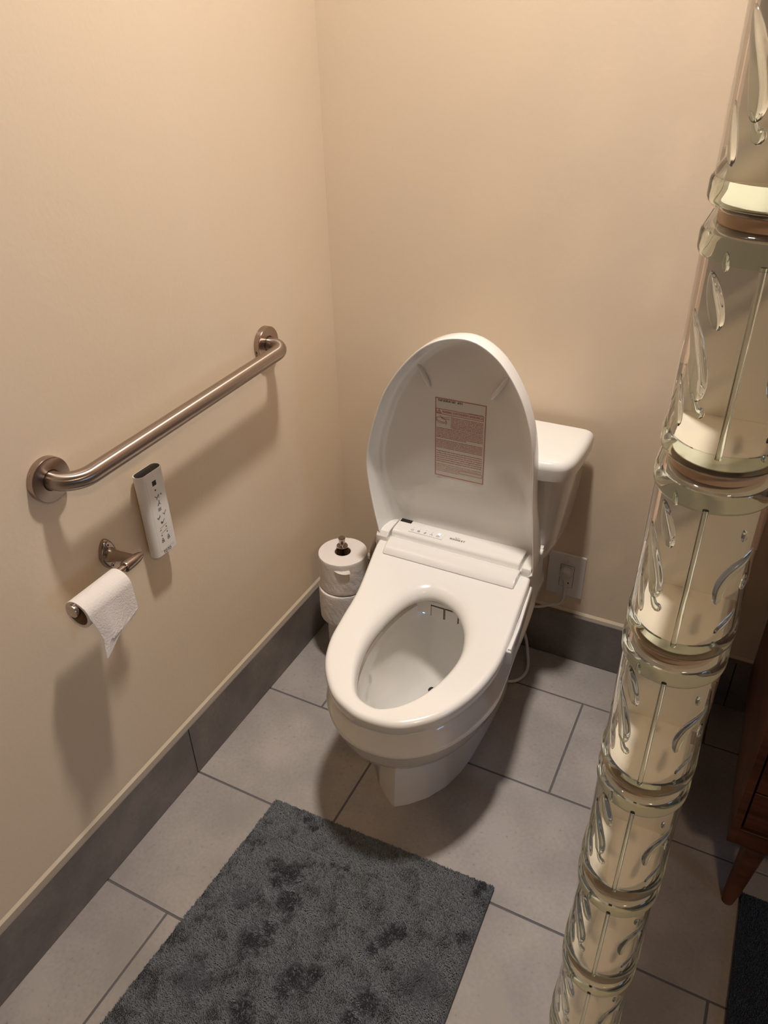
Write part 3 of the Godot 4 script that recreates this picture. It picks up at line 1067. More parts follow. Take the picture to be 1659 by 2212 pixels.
# ------------------------------------------------------------------ vanity at the right edge
func vanity() -> void:
	var xl := 1.144
	var zf := 0.53
	var yb := 0.14
	var xr := 2.3
	var yt := 0.84
	var t := thing("vanity_cabinet", "dark reddish walnut vanity cabinet on splayed legs behind the glass blocks", "cabinet", Vector3(1.7, 0, 0.27))
	# carcass: sides, bottom, top, back with a mitred frame edge
	var fw := 0.016
	obj("side_panel", Sol.new().box(Vector3(xl, yb, 0.02), Vector3(xl + fw, yt, zf), 0.0015), M.walnut, t)
	obj("side_panel", Sol.new().box(Vector3(xr - fw, yb, 0.02), Vector3(xr, yt, zf), 0.0015), M.walnut, t)
	obj("bottom_panel", Sol.new().box(Vector3(xl + 0.0005, yb + 0.0005, 0.02), Vector3(xr, yb + 0.045, zf - 0.001), 0.0015), M.walnut, t)
	obj("top_panel", Sol.new().box(Vector3(xl, yt - 0.02, 0.02), Vector3(xr, yt, zf), 0.0015), M.walnut, t)
	obj("back_panel", Sol.new().box(Vector3(xl + fw, yb + 0.02, 0.02), Vector3(xr - fw, yt - 0.02, 0.035)), M.walnut, t)
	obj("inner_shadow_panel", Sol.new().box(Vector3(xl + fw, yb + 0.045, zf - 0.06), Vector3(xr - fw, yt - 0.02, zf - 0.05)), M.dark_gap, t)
	var y := yb + 0.048
	for k in 3:
		var h := 0.10 if k == 0 else 0.245
		for i in 2:
			var x0 := xl + fw + 0.0035 if i == 0 else (xl + xr) / 2 + 0.002
			var x1 := (xl + xr) / 2 - 0.002 if i == 0 else xr - fw - 0.0035
			var d := obj("drawer", Sol.new().box(Vector3(x0, y, zf - 0.045), Vector3(x1, y + h, zf - 0.006), 0.002), M.walnut, t)
			obj("drawer_pull", Sol.new().box(Vector3((x0 + x1) / 2 - 0.06, y + h * 0.5 - 0.006, zf - 0.008), Vector3((x0 + x1) / 2 + 0.06, y + h * 0.5 + 0.006, zf + 0.014), 0.003), M.brushed_nickel, d)
		y += h + 0.004
	for sx in [0, 1]:
		for sz in [0, 1]:
			var top := Vector3(xl + 0.062 if sx == 0 else xr - 0.062, yb + 0.004, zf - 0.05 if sz == 0 else 0.09)
			var foot := Vector3(xl + 0.034 if sx == 0 else xr - 0.034, 0.0, zf + 0.025 if sz == 0 else 0.06)
			var rings := []
			for k in 7:
				var f := k / 6.0
				var c := foot.lerp(top, f)
				var r := lerpf(0.0135, 0.026, f)
				if k == 0:
					r -= 0.002
				var q := PackedVector3Array()
				for i in 24:
					var a := TAU * i / 24
					q.append(Vector3(c.x + cos(a) * r, c.y, c.z + sin(a) * r))
				rings.append(q)
			obj("leg", Sol.new().loft(rings), M.walnut, t)

# ------------------------------------------------------------------ rugs
func rugs() -> void:
	var t := thing("bath_rug", "dark grey-blue shaggy rectangular bath rug on the floor in front of the toilet", "rug", Vector3(0.49, 0, 1.05))
	var poly := PackedVector2Array(flat([0.2297, 0.7610, 0.7497, 0.7405, 0.754, 0.90, 0.7585, 1.10, 0.760, 1.42, 0.205, 1.42, 0.2105, 1.20, 0.222, 0.95]))
	obj("backing", Sol.new().slab(poly, 0.0005, 0.013, 0.004), M.rug_base, t, 60)
	var dark_patches := [[0.3634, 0.905, 0.035], [0.385, 0.955, 0.030], [0.345, 0.93, 0.020], [0.3713, 1.05, 0.030], [0.385, 1.02, 0.020], [0.5976, 0.938, 0.022], [0.612, 0.915, 0.022], [0.585, 0.965, 0.018], [0.4818, 1.072, 0.030], [0.470, 1.10, 0.022], [0.505, 1.055, 0.018], [0.6179, 1.055, 0.030], [0.605, 1.09, 0.022], [0.4218, 1.163, 0.030], [0.44, 1.19, 0.025], [0.727, 0.757, 0.014], [0.722, 0.775, 0.012], [0.325, 0.776, 0.016], [0.345, 0.79, 0.012], [0.43, 0.845, 0.010], [0.46, 0.842, 0.010], [0.30, 0.99, 0.03], [0.70, 0.98, 0.05], [0.31, 1.16, 0.04], [0.73, 0.87, 0.02]]  # spots where the pile is darker, shorter and leans more
	var nz := noise(1.0, 3, 71)
	nz.frequency = 16.0
	var nf := noise(1.0, 2, 72)
	nf.frequency = 70.0
	var rng := RandomNumberGenerator.new()
	rng.seed = 77
	# one tuft: a bent three-sided spike
	var tf := Sol.new()
	var r0 := PackedVector3Array()
	var r1 := PackedVector3Array()
	var r2 := PackedVector3Array()
	for i in 4:
		var a := TAU * i / 4
		r0.append(Vector3(cos(a) * 0.0012, 0, sin(a) * 0.0012))
		r1.append(Vector3(cos(a) * 0.00125 + 0.0006, 0.005, sin(a) * 0.00125))
		r2.append(Vector3(cos(a) * 0.0006 + 0.0012, 0.0068, sin(a) * 0.0005))
	tf.loft([r0, r1, r2], 2)
	var mm := MultiMesh.new()
	mm.transform_format = MultiMesh.TRANSFORM_3D
	mm.use_colors = true
	mm.mesh = tf.mesh(70)
	var tr: Array[Transform3D] = []
	var cols: Array[Color] = []
	var inner := Sol.inset(poly, 0.0022)
	var calm := Sol.inset(poly, 0.008)
	var step := 0.0022
	var z := 0.738
	while z < 1.43:
		var x := 0.203
		while x < 0.763:
			var px := x + rng.randf_range(-0.0009, 0.0009)
			var pz := z + rng.randf_range(-0.0009, 0.0009)
			x += step
			if not Geometry2D.is_point_in_polygon(Vector2(px, pz), inner):
				continue
			var big := nz.get_noise_2d(px, pz)
			var small := nf.get_noise_2d(px, pz)
			var dark := 0.0
			for s in dark_patches:
				var d: float = Vector2(px - s[0], pz - s[1]).length() / s[2] + small * 0.5 + big * 0.3
				dark = maxf(dark, smoothstep(1.15, 0.45, d) * (0.5 if s[2] >= 0.04 or s[2] == 0.03 and s[0] < 0.32 else 1.0))
			var lean := 0.25 + 0.5 * big + rng.randf_range(-0.3, 0.3) + dark * 0.7
			if not Geometry2D.is_point_in_polygon(Vector2(px, pz), calm):
				lean *= 0.25
			var yaw := 2.2 + big * 3.0 + small * 1.5 + rng.randf_range(-0.5, 0.5)
			# the low band along the far edge, pressed flat
			var hh := 1.0 + 0.25 * small + rng.randf_range(-0.12, 0.12) - dark * 0.35
			if pz - (0.8448 - (px - 0.242) * 0.033) > -0.002 and pz - (0.8448 - (px - 0.242) * 0.033) < 0.003:
				hh *= 0.72
			var b := Basis(Vector3.UP, yaw) * Basis(Vector3(0, 0, 1), -lean * 0.7) * Basis.from_scale(Vector3(1, hh, 1))
			tr.append(Transform3D(b, Vector3(px, 0.0115, pz) - t.position))
			var k := (1.0 + 0.12 * big + 0.22 * small + rng.randf_range(-0.14, 0.14)) * (1.0 - 0.87 * dark)
			cols.append(Color(0.168 * k, 0.182 * k, 0.200 * k * (1.0 + 0.12 * dark)))
		z += step
	mm.instance_count = tr.size()
	for i in tr.size():
		mm.set_instance_transform(i, tr[i])
		mm.set_instance_color(i, cols[i])
	var mi := MultiMeshInstance3D.new()
	mi.name = "pile"
	mi.multimesh = mm
	mi.material_override = M.rug_pile
	mi.set_meta("kind", "stuff")
	t.add_child(mi, true)

	var t2 := thing("bath_mat", "dark navy floor mat beside the walnut cabinet leg at the right edge", "mat", Vector3(1.5, 0, 0.8))
	var poly2 := Sol.rrect(1.62, 0.88, 0.84, 0.70, 0.012, 4)
	obj("backing", Sol.new().slab(poly2, 0.0005, 0.008, 0.003), M.mat_fabric, t2, 60)
	var m2 := MultiMesh.new()
	m2.transform_format = MultiMesh.TRANSFORM_3D
	m2.use_colors = true
	m2.mesh = mm.mesh
	var tr2: Array[Transform3D] = []
	for i in 150:
		for j in 230:
			var p := Vector2(1.203 + i * 0.0024 + rng.randf_range(-0.0008, 0.0008), 0.533 + j * 0.003 + rng.randf_range(-0.0008, 0.0008))
			tr2.append(Transform3D(Basis(Vector3.UP, rng.randf() * TAU) * Basis.from_scale(Vector3(1.1, 0.55, 1.1)), Vector3(p.x, 0.0072, p.y) - t2.position))
	m2.instance_count = tr2.size()
	for i in tr2.size():
		m2.set_instance_transform(i, tr2[i])
		var k := 1.0 + rng.randf_range(-0.3, 0.3)
		m2.set_instance_color(i, Color(0.038 * k, 0.052 * k, 0.078 * k))
	var mi2 := MultiMeshInstance3D.new()
	mi2.name = "pile"
	mi2.multimesh = m2
	mi2.material_override = M.rug_pile
	mi2.set_meta("kind", "stuff")
	t2.add_child(mi2, true)

# ------------------------------------------------------------------ grab bar
# a tube whose texture axis runs along it, for the lengthwise sheen of brushed metal
func brushed_tube(path: PackedVector3Array, r: float, n: int) -> ArrayMesh:
	var vs := PackedVector3Array()
	var ns := PackedVector3Array()
	var uv := PackedVector2Array()
	var ix := PackedInt32Array()
	var along := 0.0
	for k in path.size():
		var d := (path[mini(k + 1, path.size() - 1)] - path[maxi(k - 1, 0)]).normalized()
		var y := Vector3.UP
		var x := y.cross(d).normalized()
		y = d.cross(x)
		if k > 0:
			along += path[k].distance_to(path[k - 1])
		for i in n + 1:
			var a := TAU * i / n
			var o := x * cos(a) + y * sin(a)
			vs.append(path[k] + o * r)
			ns.append(o)
			uv.append(Vector2(along, float(i) / n * 0.1))
	for k in path.size() - 1:
		for i in n:
			var p := k * (n + 1) + i
			var q := p + n + 1
			ix.append_array(PackedInt32Array([p, p + 1, q + 1, p, q + 1, q]))
	# front faces run clockwise
	var f := (vs[ix[2]] - vs[ix[0]]).cross(vs[ix[1]] - vs[ix[0]])
	if f.dot(ns[ix[0]]) < 0.0:
		for i in range(0, ix.size(), 3):
			var t := ix[i + 1]
			ix[i + 1] = ix[i + 2]
			ix[i + 2] = t
	var arr := []
	arr.resize(Mesh.ARRAY_MAX)
	arr[Mesh.ARRAY_VERTEX] = vs
	arr[Mesh.ARRAY_NORMAL] = ns
	arr[Mesh.ARRAY_TEX_UV] = uv
	arr[Mesh.ARRAY_INDEX] = ix
	var m := ArrayMesh.new()
	m.add_surface_from_arrays(Mesh.PRIMITIVE_TRIANGLES, arr)
	return m

func grab_bar() -> void:
	var a := Vector3(0, 0.896, 0.930)
	var b := Vector3(0, 0.912, 0.3045)
	var t := thing("grab_bar", "brushed nickel grab bar with round flanges on the left wall", "grab bar", a)
	var ax := 0.060
	var rb := 0.042
	var d := (b - a).normalized()
	var pts := PackedVector3Array()
	pts.append(a + Vector3(0.004, 0, 0))
	pts.append(a + Vector3(ax - rb, 0, 0))
	for k in range(1, 13):
		var q := PI / 2 * k / 12
		pts.append(a + Vector3(ax - rb + rb * sin(q), 0, 0) + d * rb * (1 - cos(q)))
	for k in range(1, 8):
		pts.append((a + d * rb).lerp(b - d * rb, k / 8.0) + Vector3(ax, 0, 0))
	for k in range(0, 12):
		var q := PI / 2 * k / 12
		pts.append(b + Vector3(ax - rb + rb * cos(q), 0, 0) - d * rb * (1 - sin(q)))
	pts.append(b + Vector3(ax - rb, 0, 0))
	pts.append(b + Vector3(0.004, 0, 0))
	obj("bar", brushed_tube(pts, 0.016, 40), M.brushed_bar, t)
	for c in [a, b]:
		var f := obj("flange", Sol.new().lathe([Vector2(0.0375, 0), Vector2(0.0382, 0.001), Vector2(0.0382, 0.0120), Vector2(0.0374, 0.0134), Vector2(0.0360, 0.0139), Vector2(0.0182, 0.0148), Vector2(0.0170, 0.0138), Vector2(0.0168, 0.004)], c, Vector3(1, 0, 0), 56, 1), M.brushed_nickel, t, 30)
		obj("collar_gap", Sol.new().lathe([Vector2(0.0163, 0.0), Vector2(0.0172, 0.0), Vector2(0.0174, 0.0136), Vector2(0.0163, 0.0136)], c, Vector3(1, 0, 0), 40, 0), M.dark_gap, f)
		var s := Sol.new()
		for k in 2:
			var e: float = (2.45 if c == a else 3.35) + k * 0.09
			s.lathe([Vector2(0.0016, 0), Vector2(0.0016, 0.0006), Vector2(0.0008, 0.0009), Vector2(0, 0.0009)], c + Vector3(0.005, cos(e - PI / 2) * 0.0380, sin(e - PI / 2) * 0.0380), Vector3(0, cos(e - PI / 2), sin(e - PI / 2)), 10)
		obj("set_screw", s, M.dark_gap if c == b else M.polished_nickel, f)

# ------------------------------------------------------------------ remote control
func remote() -> void:
	var t := thing("remote_control", "slim white bidet remote control with black icons mounted on the left wall", "remote control", Vector3(0.017, 0.632, 0.735))
	var cz := 0.7345
	var cx := 0.0185
	var w := 0.064
	var dp := 0.025
	var sect := Sol.rrect(cx, cz, dp, w, 0.0124, 10)
	obj("body", Sol.new().slab(sect, 0.633, 0.8135, 0.0012), M.matte_plastic, t, 50)
	obj("top_window", Sol.new().slab(Sol.inset(sect, 0.0019), 0.808, 0.8139, 0.0004), M.black_plastic, t, 50)
	obj("wall_bracket", Sol.new().box(Vector3(0.0, 0.645, cz - 0.018), Vector3(0.0062, 0.79, cz + 0.018), 0.001), M.grey_plastic, t)
	# flat face plate
	var fx := cx + dp / 2
	obj("face_plate", Sol.new().box(Vector3(fx - 0.002, 0.6435, cz - 0.0195), Vector3(fx + 0.0004, 0.803, cz + 0.0195), 0.0004), M.matte_plastic, t)
	var up := Vector3(1, 0, 0)
	var x := fx + 0.0005
	var P := func(u: float, v: float) -> Vector3:     # u to the viewer's right (towards the corner), v down from the top
		return Vector3(x, 0.8135 - v, cz - u)
	var s := Sol.new()
	s.box(Vector3(x, 0.8135 - 0.0285, cz - 0.0045), Vector3(x + 0.0004, 0.8135 - 0.0185, cz + 0.0055))
	var dot := func(u: float, v: float, r: float) -> void:
		s.lathe([Vector2(0, 0), Vector2(r, 0), Vector2(r, 0.0003), Vector2(0, 0.0003)], P.call(u, v), up, 12, 0)
	dot.call(-0.001, 0.0385, 0.0017)
	obj("black_marks", s, M.black_plastic, t)
	s = Sol.new()
	# spray figures, arrows and level marks
	stroke(s, [P.call(-0.006, 0.051), P.call(-0.001, 0.0555), P.call(0.0045, 0.0505)], 0.0011, up)
	stroke(s, [P.call(-0.001, 0.0555), P.call(-0.002, 0.0600)], 0.0011, up)
	stroke(s, [P.call(0.0045, 0.0505), P.call(0.0035, 0.0575)], 0.0009, up)
	ring_at(s, P.call(0.0105, 0.0525), 0.0016, up)
	stroke(s, [P.call(0.0025, 0.063), P.call(0.0015, 0.0685), P.call(-0.0025, 0.0725)], 0.0016, up)
	stroke(s, [P.call(0.0015, 0.0685), P.call(0.0055, 0.072)], 0.0009, up)
	for k in 4:
		stroke(s, [P.call(-0.0028 + k * 0.002, 0.0785), P.call(-0.0035 + k * 0.002, 0.0850)], 0.0009, up)
	stroke(s, [P.call(0.006, 0.0935), P.call(0.009, 0.0975), P.call(0.014, 0.0905)], 0.0011, up)
	stroke(s, [P.call(-0.0105, 0.0965), P.call(-0.0075, 0.1005), P.call(-0.0025, 0.0935)], 0.0011, up)
	stroke(s, [P.call(-0.0075, 0.0975), P.call(-0.0025, 0.0975)], 0.0009, up)
	stroke(s, [P.call(-0.002, 0.108), P.call(-0.004, 0.1105), P.call(-0.002, 0.113), P.call(0.0015, 0.112), P.call(0.006, 0.106)], 0.0011, up)
	ring_at(s, P.call(-0.001, 0.1105), 0.0013, up)
	stroke(s, [P.call(-0.0095, 0.1215), P.call(0.009, 0.1180)], 0.0004, up)
	stroke(s, [P.call(-0.0095, 0.1330), P.call(0.009, 0.1300)], 0.0004, up)
	for e in [[0.007, 0.1245], [0.007, 0.136], [-0.0085, 0.1372]]:
		s.lathe([Vector2(0, 0), Vector2(0.0014, 0), Vector2(0.0014, 0.0003), Vector2(0, 0.0003)], P.call(e[0], e[1]), up, 10, 0)
	stroke(s, [P.call(-0.0105, 0.1258), P.call(-0.0065, 0.1250)], 0.0011, up)
	for u in [-0.0082, 0.0078]:
		stroke(s, [P.call(u - 0.003, 0.1525), P.call(u - 0.0018, 0.146), P.call(u, 0.1435), P.call(u + 0.0018, 0.146), P.call(u + 0.003, 0.1525), P.call(u - 0.003, 0.1525)], 0.0009, up)
		ring_at(s, P.call(u, 0.1490), 0.0014, up)
	obj("icons", s, M.black_print, t)
	var tm := obj("lettering", text_mesh("TOTO", 0.0085, M.black_print), M.black_print, t)
	tm.transform = Transform3D(Basis(Vector3(0, 0, -1), Vector3.UP, Vector3(1, 0, 0)), tm.position + Vector3(fx + 0.0002, 0.8135 - 0.1715 + 0.0015, cz + 0.0125))

func ring_at(s: Sol, at: Vector3, r: float, up: Vector3) -> void:
	s.lathe([Vector2(r - 0.0007, 0), Vector2(r, 0), Vector2(r, 0.0003), Vector2(r - 0.0007, 0.0003), Vector2(r - 0.0007, 0)], at, up, 14, 0)

# ------------------------------------------------------------------ toilet paper holder and its roll
func paper_holder() -> void:
	var t := thing("paper_holder", "brushed nickel open-arm toilet paper holder screwed to the left wall", "paper holder", Vector3(0, 0.694, 0.853))
	var c := Vector3(0, 0.697, 0.8545)
	var plate := PackedVector2Array()
	for i in 48:
		var a := TAU * i / 48
		plate.append(Vector2(cos(a) * 0.0185 * (1.0 - 0.18 * absf(sin(a))), sin(a) * 0.0315))
	var xf := Transform3D(Basis(Vector3(0, 0, 1), Vector3(1, 0, 0), Vector3(0, 1, 0)), c)
	obj("wall_plate", Sol.new().slab(plate, 0.0, 0.0095, 0.0055, xf, 5, false), M.brushed_nickel, t, 50)
	for dy in [0.0215, -0.0235]:
		var sc := obj("screw", Sol.new().lathe([Vector2(0.0042, 0.0), Vector2(0.0042, 0.0098), Vector2(0.0034, 0.0108), Vector2(0.0, 0.0108)], c + Vector3(0, dy, 0), Vector3(1, 0, 0), 18), M.polished_nickel, t)
		obj("screw_recess", Sol.new().lathe([Vector2(0, 0.0105), Vector2(0.0022, 0.0105), Vector2(0.0022, 0.0111), Vector2(0, 0.0111)], c + Vector3(0, dy, 0), Vector3(1, 0, 0), 6, 0), M.dark_gap, sc)
	# arm sweeping out to the sleeve
	var ap := spline3([c + Vector3(0.004, 0.0, 0), c + Vector3(0.018, 0.000, -0.001), c + Vector3(0.040, 0.003, -0.002), c + Vector3(0.058, 0.006, -0.001), c + Vector3(0.069, 0.007, 0.0)], 6)
	var ar := PackedFloat32Array()
	for k in ap.size():
		var f := float(k) / (ap.size() - 1)
		ar.append(0.0085 + 0.010 * pow(1 - f, 4.0) + 0.0005 * f)
	obj("arm", Sol.new().tube(ap, ar, 24), M.brushed_nickel, t, 60)
	# torpedo-shaped sleeve along the wall, its point towards the corner
	var ax := Vector3(0, 0.0, 1).normalized()
	var o := Vector3(0.070, 0.7045, 0.8805)
	obj("sleeve", Sol.new().lathe([Vector2(0.0066, 0), Vector2(0.0098, 0), Vector2(0.0105, -0.001), Vector2(0.0108, -0.004), Vector2(0.0108, -0.014), Vector2(0.0103, -0.023), Vector2(0.0092, -0.032), Vector2(0.0072, -0.040), Vector2(0.0045, -0.0455), Vector2(0.002, -0.048), Vector2(0.0, -0.0485)], o, ax, 36), M.brushed_nickel, t, 45)
	obj("rod", Sol.new().lathe([Vector2(0.0, -0.02), Vector2(0.0064, -0.02), Vector2(0.0064, 0.122), Vector2(0, 0.122)], o, ax, 28), M.polished_nickel, t)
	obj("end_knob", Sol.new().lathe([Vector2(0.0065, 0.117), Vector2(0.0112, 0.1175), Vector2(0.012, 0.119), Vector2(0.012, 0.1235), Vector2(0.0112, 0.1255), Vector2(0.009, 0.1262), Vector2(0, 0.1262)], o + Vector3(0, -0.007, 0), ax, 36), M.polished_nickel, t, 35)

	var r := thing("toilet_roll", "nearly used up toilet paper roll hanging on the wall holder with a torn loose sheet", "toilet paper", Vector3(0.07, 0.684, 0.945))
	var q := Vector3(0.0705, 0.6855, 0.896)
	var L := 0.1015
	obj("paper", Sol.new().lathe([Vector2(0.0213, 0), Vector2(0.0262, 0), Vector2(0.0268, 0.001), Vector2(0.0268, L - 0.001), Vector2(0.0262, L), Vector2(0.0213, L), Vector2(0.0213, 0)], q, Vector3(0, 0, 1), 56, 0), M.tissue, r, 35)
	obj("core", Sol.new().lathe([Vector2(0.0203, 0.0005), Vector2(0.0214, 0.0005), Vector2(0.0214, L - 0.0005), Vector2(0.0203, L - 0.0005), Vector2(0.0203, 0.0005)], q, Vector3(0, 0, 1), 48, 0), M.paper_core, r, 35)
	# loose sheet: leaves the roll at its front and hangs with a slanting torn edge
	var rows := 30
	var colsn := 30
	var nz := noise(40.0, 2, 81)
	var front := []
	var back := []
	for i in rows + 1:
		var f := float(i) / rows
		var ra := PackedVector3Array()
		var rbk := PackedVector3Array()
		for j in colsn + 1:
			var u := float(j) / colsn                       # 0 at the far end, 1 at the near end
			var zz := q.z + 0.0005 + u * (L - 0.001)
			# lower edge (y): torn diagonally, with a tail close to the near end
			var drop := lerpf(0.079, 0.083, u) + 0.032 * exp(-pow((u - 0.95) / 0.06, 2.0)) + 0.003 * nz.get_noise_1d(u * 2.0)
			if u < 0.12:
				drop -= (0.12 - u) * 0.09
			if u > 0.97:
				drop -= (u - 0.97) * 0.35
			var top := 0.0272 * PI / 4                      # part that still lies on the roll
			var s := f * (top + drop - 0.022)
			var p: Vector3
			if s < top:
				var a := PI / 4 - s / 0.0272
				p = Vector3(q.x + cos(a) * 0.0272, q.y + sin(a) * 0.0272, zz)
			else:
				var dd := s - top
				var narrow := 0.0 if u < 0.5 else -0.011 * smoothstep(0.5, 1.0, u) * (sin(minf(dd / 0.052, 1.0) * PI / 2) - 0.75 * smoothstep(0.055, 0.09, dd))
				var flare := 0.0 if u > 0.35 else 0.07 * dd * (0.35 - u) / 0.35
				p = Vector3(q.x + 0.0272 + dd * 0.10 - 0.0022 * sin(u * 7.0) * dd / 0.05 + 0.012 * nz.get_noise_2d(u * 0.6, dd * 12.0) * dd, q.y - dd, zz + narrow + flare)
			ra.append(p)
			rbk.append(p - Vector3(0.0005, 0, 0))
		front.append(ra)
		back.append(rbk)
	var sh := Sol.new()
	var rings := []
	for i in rows + 1:
		var ring_ := PackedVector3Array(front[i])
		for j in range(colsn, -1, -1):
			ring_.append(back[i][j])
		rings.append(ring_)
	sh.loft(rings)
	obj("loose_sheet", sh, M.tissue, r, 50)

# ------------------------------------------------------------------ spare rolls beside the toilet
func spare_rolls() -> void:
	var c := Vector3(0.133, 0, 0.243)
	var t := thing("paper_stand", "brushed nickel upright stand with round knob holding spare toilet rolls in the corner", "paper stand", c)
	obj("base", Sol.new().lathe([Vector2(0, 0), Vector2(0.055, 0), Vector2(0.056, 0.003), Vector2(0.053, 0.007), Vector2(0.012, 0.012), Vector2(0.007, 0.018), Vector2(0, 0.018)], c, Vector3.UP, 40, 0), M.brushed_nickel, t)
	obj("pole", Sol.new().lathe([Vector2(0, 0.01), Vector2(0.0055, 0.01), Vector2(0.0055, 0.352), Vector2(0, 0.352)], c + Vector3(-0.008, 0, -0.012), Vector3.UP, 24, 0), M.brushed_nickel, t)
	obj("finial", Sol.new().lathe([Vector2(0.005, 0.348), Vector2(0.0140, 0.349), Vector2(0.0150, 0.3505), Vector2(0.0150, 0.3535), Vector2(0.0138, 0.355), Vector2(0.0085, 0.3556), Vector2(0.0072, 0.3575), Vector2(0.0075, 0.362), Vector2(0.0085, 0.370), Vector2(0.0092, 0.3755), Vector2(0.0092, 0.3775), Vector2(0.0084, 0.3788), Vector2(0, 0.3784)], c + Vector3(-0.008, 0, -0.012), Vector3.UP, 32), M.brushed_nickel, t, 40)
	var nz := noise(30.0, 2, 91)
	var specs := [["full white toilet roll on top of the corner stack, with a lifted paper tab", 0.245, 0.0645, 0.1], ["full white toilet roll in the middle of the corner stack beside the toilet", 0.142, 0.0655, 0.1], ["white toilet roll at the bottom of the corner stack near the floor", 0.040, 0.054, 0.1]]
	for k in 3:
		var e = specs[k]
		var o := c + Vector3([0.0, -0.003, 0.002][k], e[1], [0.0, 0.003, 0.0][k])
		var r := thing("toilet_roll", e[0], "toilet paper", o, "spare toilet rolls on the corner stand")
		var rad: float = e[2]
		var h: float = e[3]
		var rings := []
		var n := 72
		var prof := []
		prof.append(Vector2(0.0215, 0.0))
		prof.append(Vector2(rad - 0.004, 0.0))
		prof.append(Vector2(rad - 0.001, 0.001))
		for i in 13:
			prof.append(Vector2(rad, lerpf(0.004, h - 0.004, i / 12.0)))
		prof.append(Vector2(rad - 0.001, h - 0.001))
		prof.append(Vector2(rad - 0.004, h))
		prof.append(Vector2(0.0215, h))
		prof.append(Vector2(0.0215, 0.0))
		for p in prof:
			var q := PackedVector3Array()
			for i in n:
				var a := TAU * i / n
				var w := 0.0
				if p.x >= rad - 0.0001:
					# soft wrinkles low on the wrapper
					w = 0.0016 * nz.get_noise_2d(cos(a) * 0.25 + k * 3.0, p.y * 9.0) * clampf(1.3 - p.y / h, 0.2, 1.0)
				q.append(o + Vector3(cos(a) * (p.x + w), p.y, sin(a) * (p.x + w)))
			rings.append(q)
		obj("paper", Sol.new().loft(rings, 0), M.tissue, r, 40)
		obj("core", Sol.new().lathe([Vector2(0.0205, 0.001), Vector2(0.0216, 0.001), Vector2(0.0216, h - 0.001), Vector2(0.0205, h - 0.001), Vector2(0.0205, 0.001)], o, Vector3.UP, 40, 0), M.paper_core, r)
		if k == 0:
			# a flap of the outer layer curls away, seam below it
			var fr := []
			for i in 9:
				var f := i / 8.0
				var row := PackedVector3Array()
				var rowb := PackedVector3Array()
				for j in 15:
					var u := j / 14.0
					var a := lerpf(1.42, 0.80, u)
					var lift := 0.0065 * sin(PI * 0.75 * u) * f + 0.0008
					row.append(o + Vector3(cos(a) * (rad + lift), h - 0.018 + 0.001 * u - f * (0.001 + 0.009 * u * (1.0 - 0.3 * u)), sin(a) * (rad + lift)))
					rowb.append(row[j] - Vector3(cos(a), 0.5, sin(a)) * 0.0006)
				for j in range(14, -1, -1):
					row.append(rowb[j])
				fr.append(row)
			obj("paper_tab", Sol.new().loft(fr), M.tissue, r, 60)

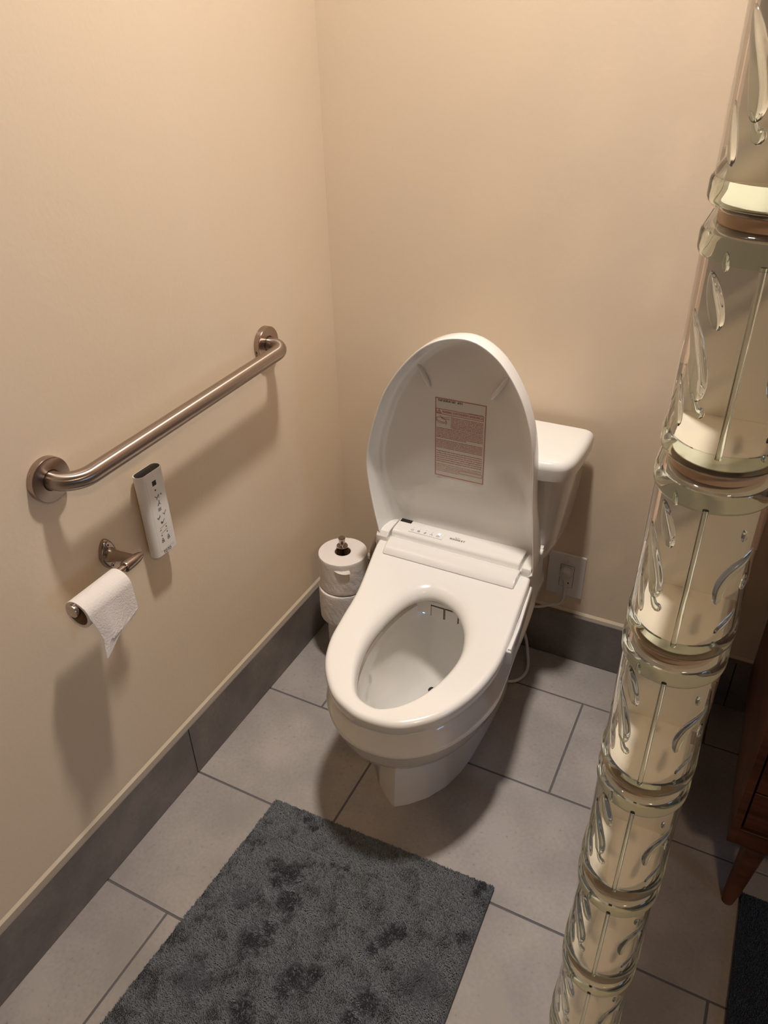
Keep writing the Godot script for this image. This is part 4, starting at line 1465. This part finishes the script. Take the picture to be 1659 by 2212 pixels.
# ------------------------------------------------------------------ outlet, cord, hoses
func outlet() -> void:
	var t := thing("wall_outlet", "white rectangular power outlet plate on the back wall right of the tank", "outlet", Vector3(0.664, 0.274, 0))
	var zup := Transform3D(Basis(Vector3(1, 0, 0), Vector3(0, 0, 1), Vector3(0, 1, 0)), Vector3.ZERO)
	obj("cover_plate", Sol.new().slab(Sol.rrect(0.664, 0.2745, 0.097, 0.131, 0.004, 4), 0.0, 0.0055, 0.0025, zup, 4, false), M.matte_plastic, t)
	obj("receptacle_gap", Sol.new().slab(Sol.rrect(0.6675, 0.2725, 0.0365, 0.070, 0.0015, 3), 0.004, 0.0057, 0.0, zup), M.dark_gap, t)
	var rc := obj("receptacle", Sol.new().slab(Sol.rrect(0.6675, 0.2725, 0.0345, 0.068, 0.001, 3), 0.004, 0.0068, 0.0006, zup, 2, false), M.matte_plastic, t)
	obj("ground_slot", Sol.new().lathe([Vector2(0, 0.0068), Vector2(0.0022, 0.0068), Vector2(0.0022, 0.0071), Vector2(0, 0.0071)], Vector3(0.674, 0.252, 0), Vector3(0, 0, 1), 12, 0), M.dark_gap, rc)
	for y in [0.320, 0.229]:
		obj("screw", Sol.new().lathe([Vector2(0, 0.005), Vector2(0.0028, 0.005), Vector2(0.0028, 0.0062), Vector2(0.002, 0.0066), Vector2(0, 0.0066)], Vector3(0.668, y, 0), Vector3(0, 0, 1), 14, 0), M.grey_plastic, t)
	var p := thing("power_cord", "white power cord with round plug in the back wall outlet", "cord", Vector3(0.668, 0.2, 0.02))
	obj("plug", Sol.new().lathe([Vector2(0.0135, 0.0069), Vector2(0.0155, 0.010), Vector2(0.0158, 0.022), Vector2(0.0145, 0.030), Vector2(0.011, 0.0345), Vector2(0.0, 0.0355)], Vector3(0.667, 0.290, 0), Vector3(0, 0, 1), 28), M.cord, p, 50)
	var cp := spline3([Vector3(0.667, 0.282, 0.026), Vector3(0.670, 0.262, 0.026), Vector3(0.6705, 0.235, 0.025), Vector3(0.669, 0.210, 0.026), Vector3(0.658, 0.193, 0.028), Vector3(0.640, 0.186, 0.032), Vector3(0.612, 0.180, 0.045), Vector3(0.585, 0.195, 0.07), Vector3(0.575, 0.25, 0.10)], 8)
	obj("cable", Sol.new().tube(cp, 0.0038, 14), M.cord, p, 60)
	obj("plug_boot", Sol.new().tube(spline3([Vector3(0.667, 0.284, 0.027), Vector3(0.6695, 0.270, 0.026), Vector3(0.6705, 0.252, 0.0255)], 5), PackedFloat32Array([0.008, 0.0078, 0.0075, 0.007, 0.0065, 0.006, 0.0057, 0.0054, 0.0052, 0.005, 0.0048]), 16), M.cord, p, 60)
	# hoses
	var h := thing("water_hose", "thick beige water hose curving down from the left side of the bidet seat", "hose", Vector3(0.22, 0.38, 0.2))
	obj("tube", Sol.new().tube(spline3([Vector3(0.272, 0.417, 0.20), Vector3(0.25, 0.411, 0.197), Vector3(0.226, 0.398, 0.195), Vector3(0.207, 0.374, 0.195), Vector3(0.197, 0.34, 0.195), Vector3(0.195, 0.29, 0.19), Vector3(0.21, 0.22, 0.15), Vector3(0.25, 0.16, 0.06), Vector3(0.265, 0.15, 0.004)], 8), 0.0072, 18), M.hose, h, 60)
	var l := thing("supply_line", "thin white line looping near the floor behind the toilet bowl", "cord", Vector3(0.6, 0.02, 0.11))
	obj("tube", Sol.new().tube(spline3([Vector3(0.57, 0.085, 0.03), Vector3(0.588, 0.05, 0.043), Vector3(0.603, 0.022, 0.068), Vector3(0.6145, 0.008, 0.1), Vector3(0.6145, 0.006, 0.132), Vector3(0.604, 0.006, 0.158), Vector3(0.585, 0.006, 0.172), Vector3(0.55, 0.006, 0.178)], 8), 0.0042, 14), M.cord, l, 60)
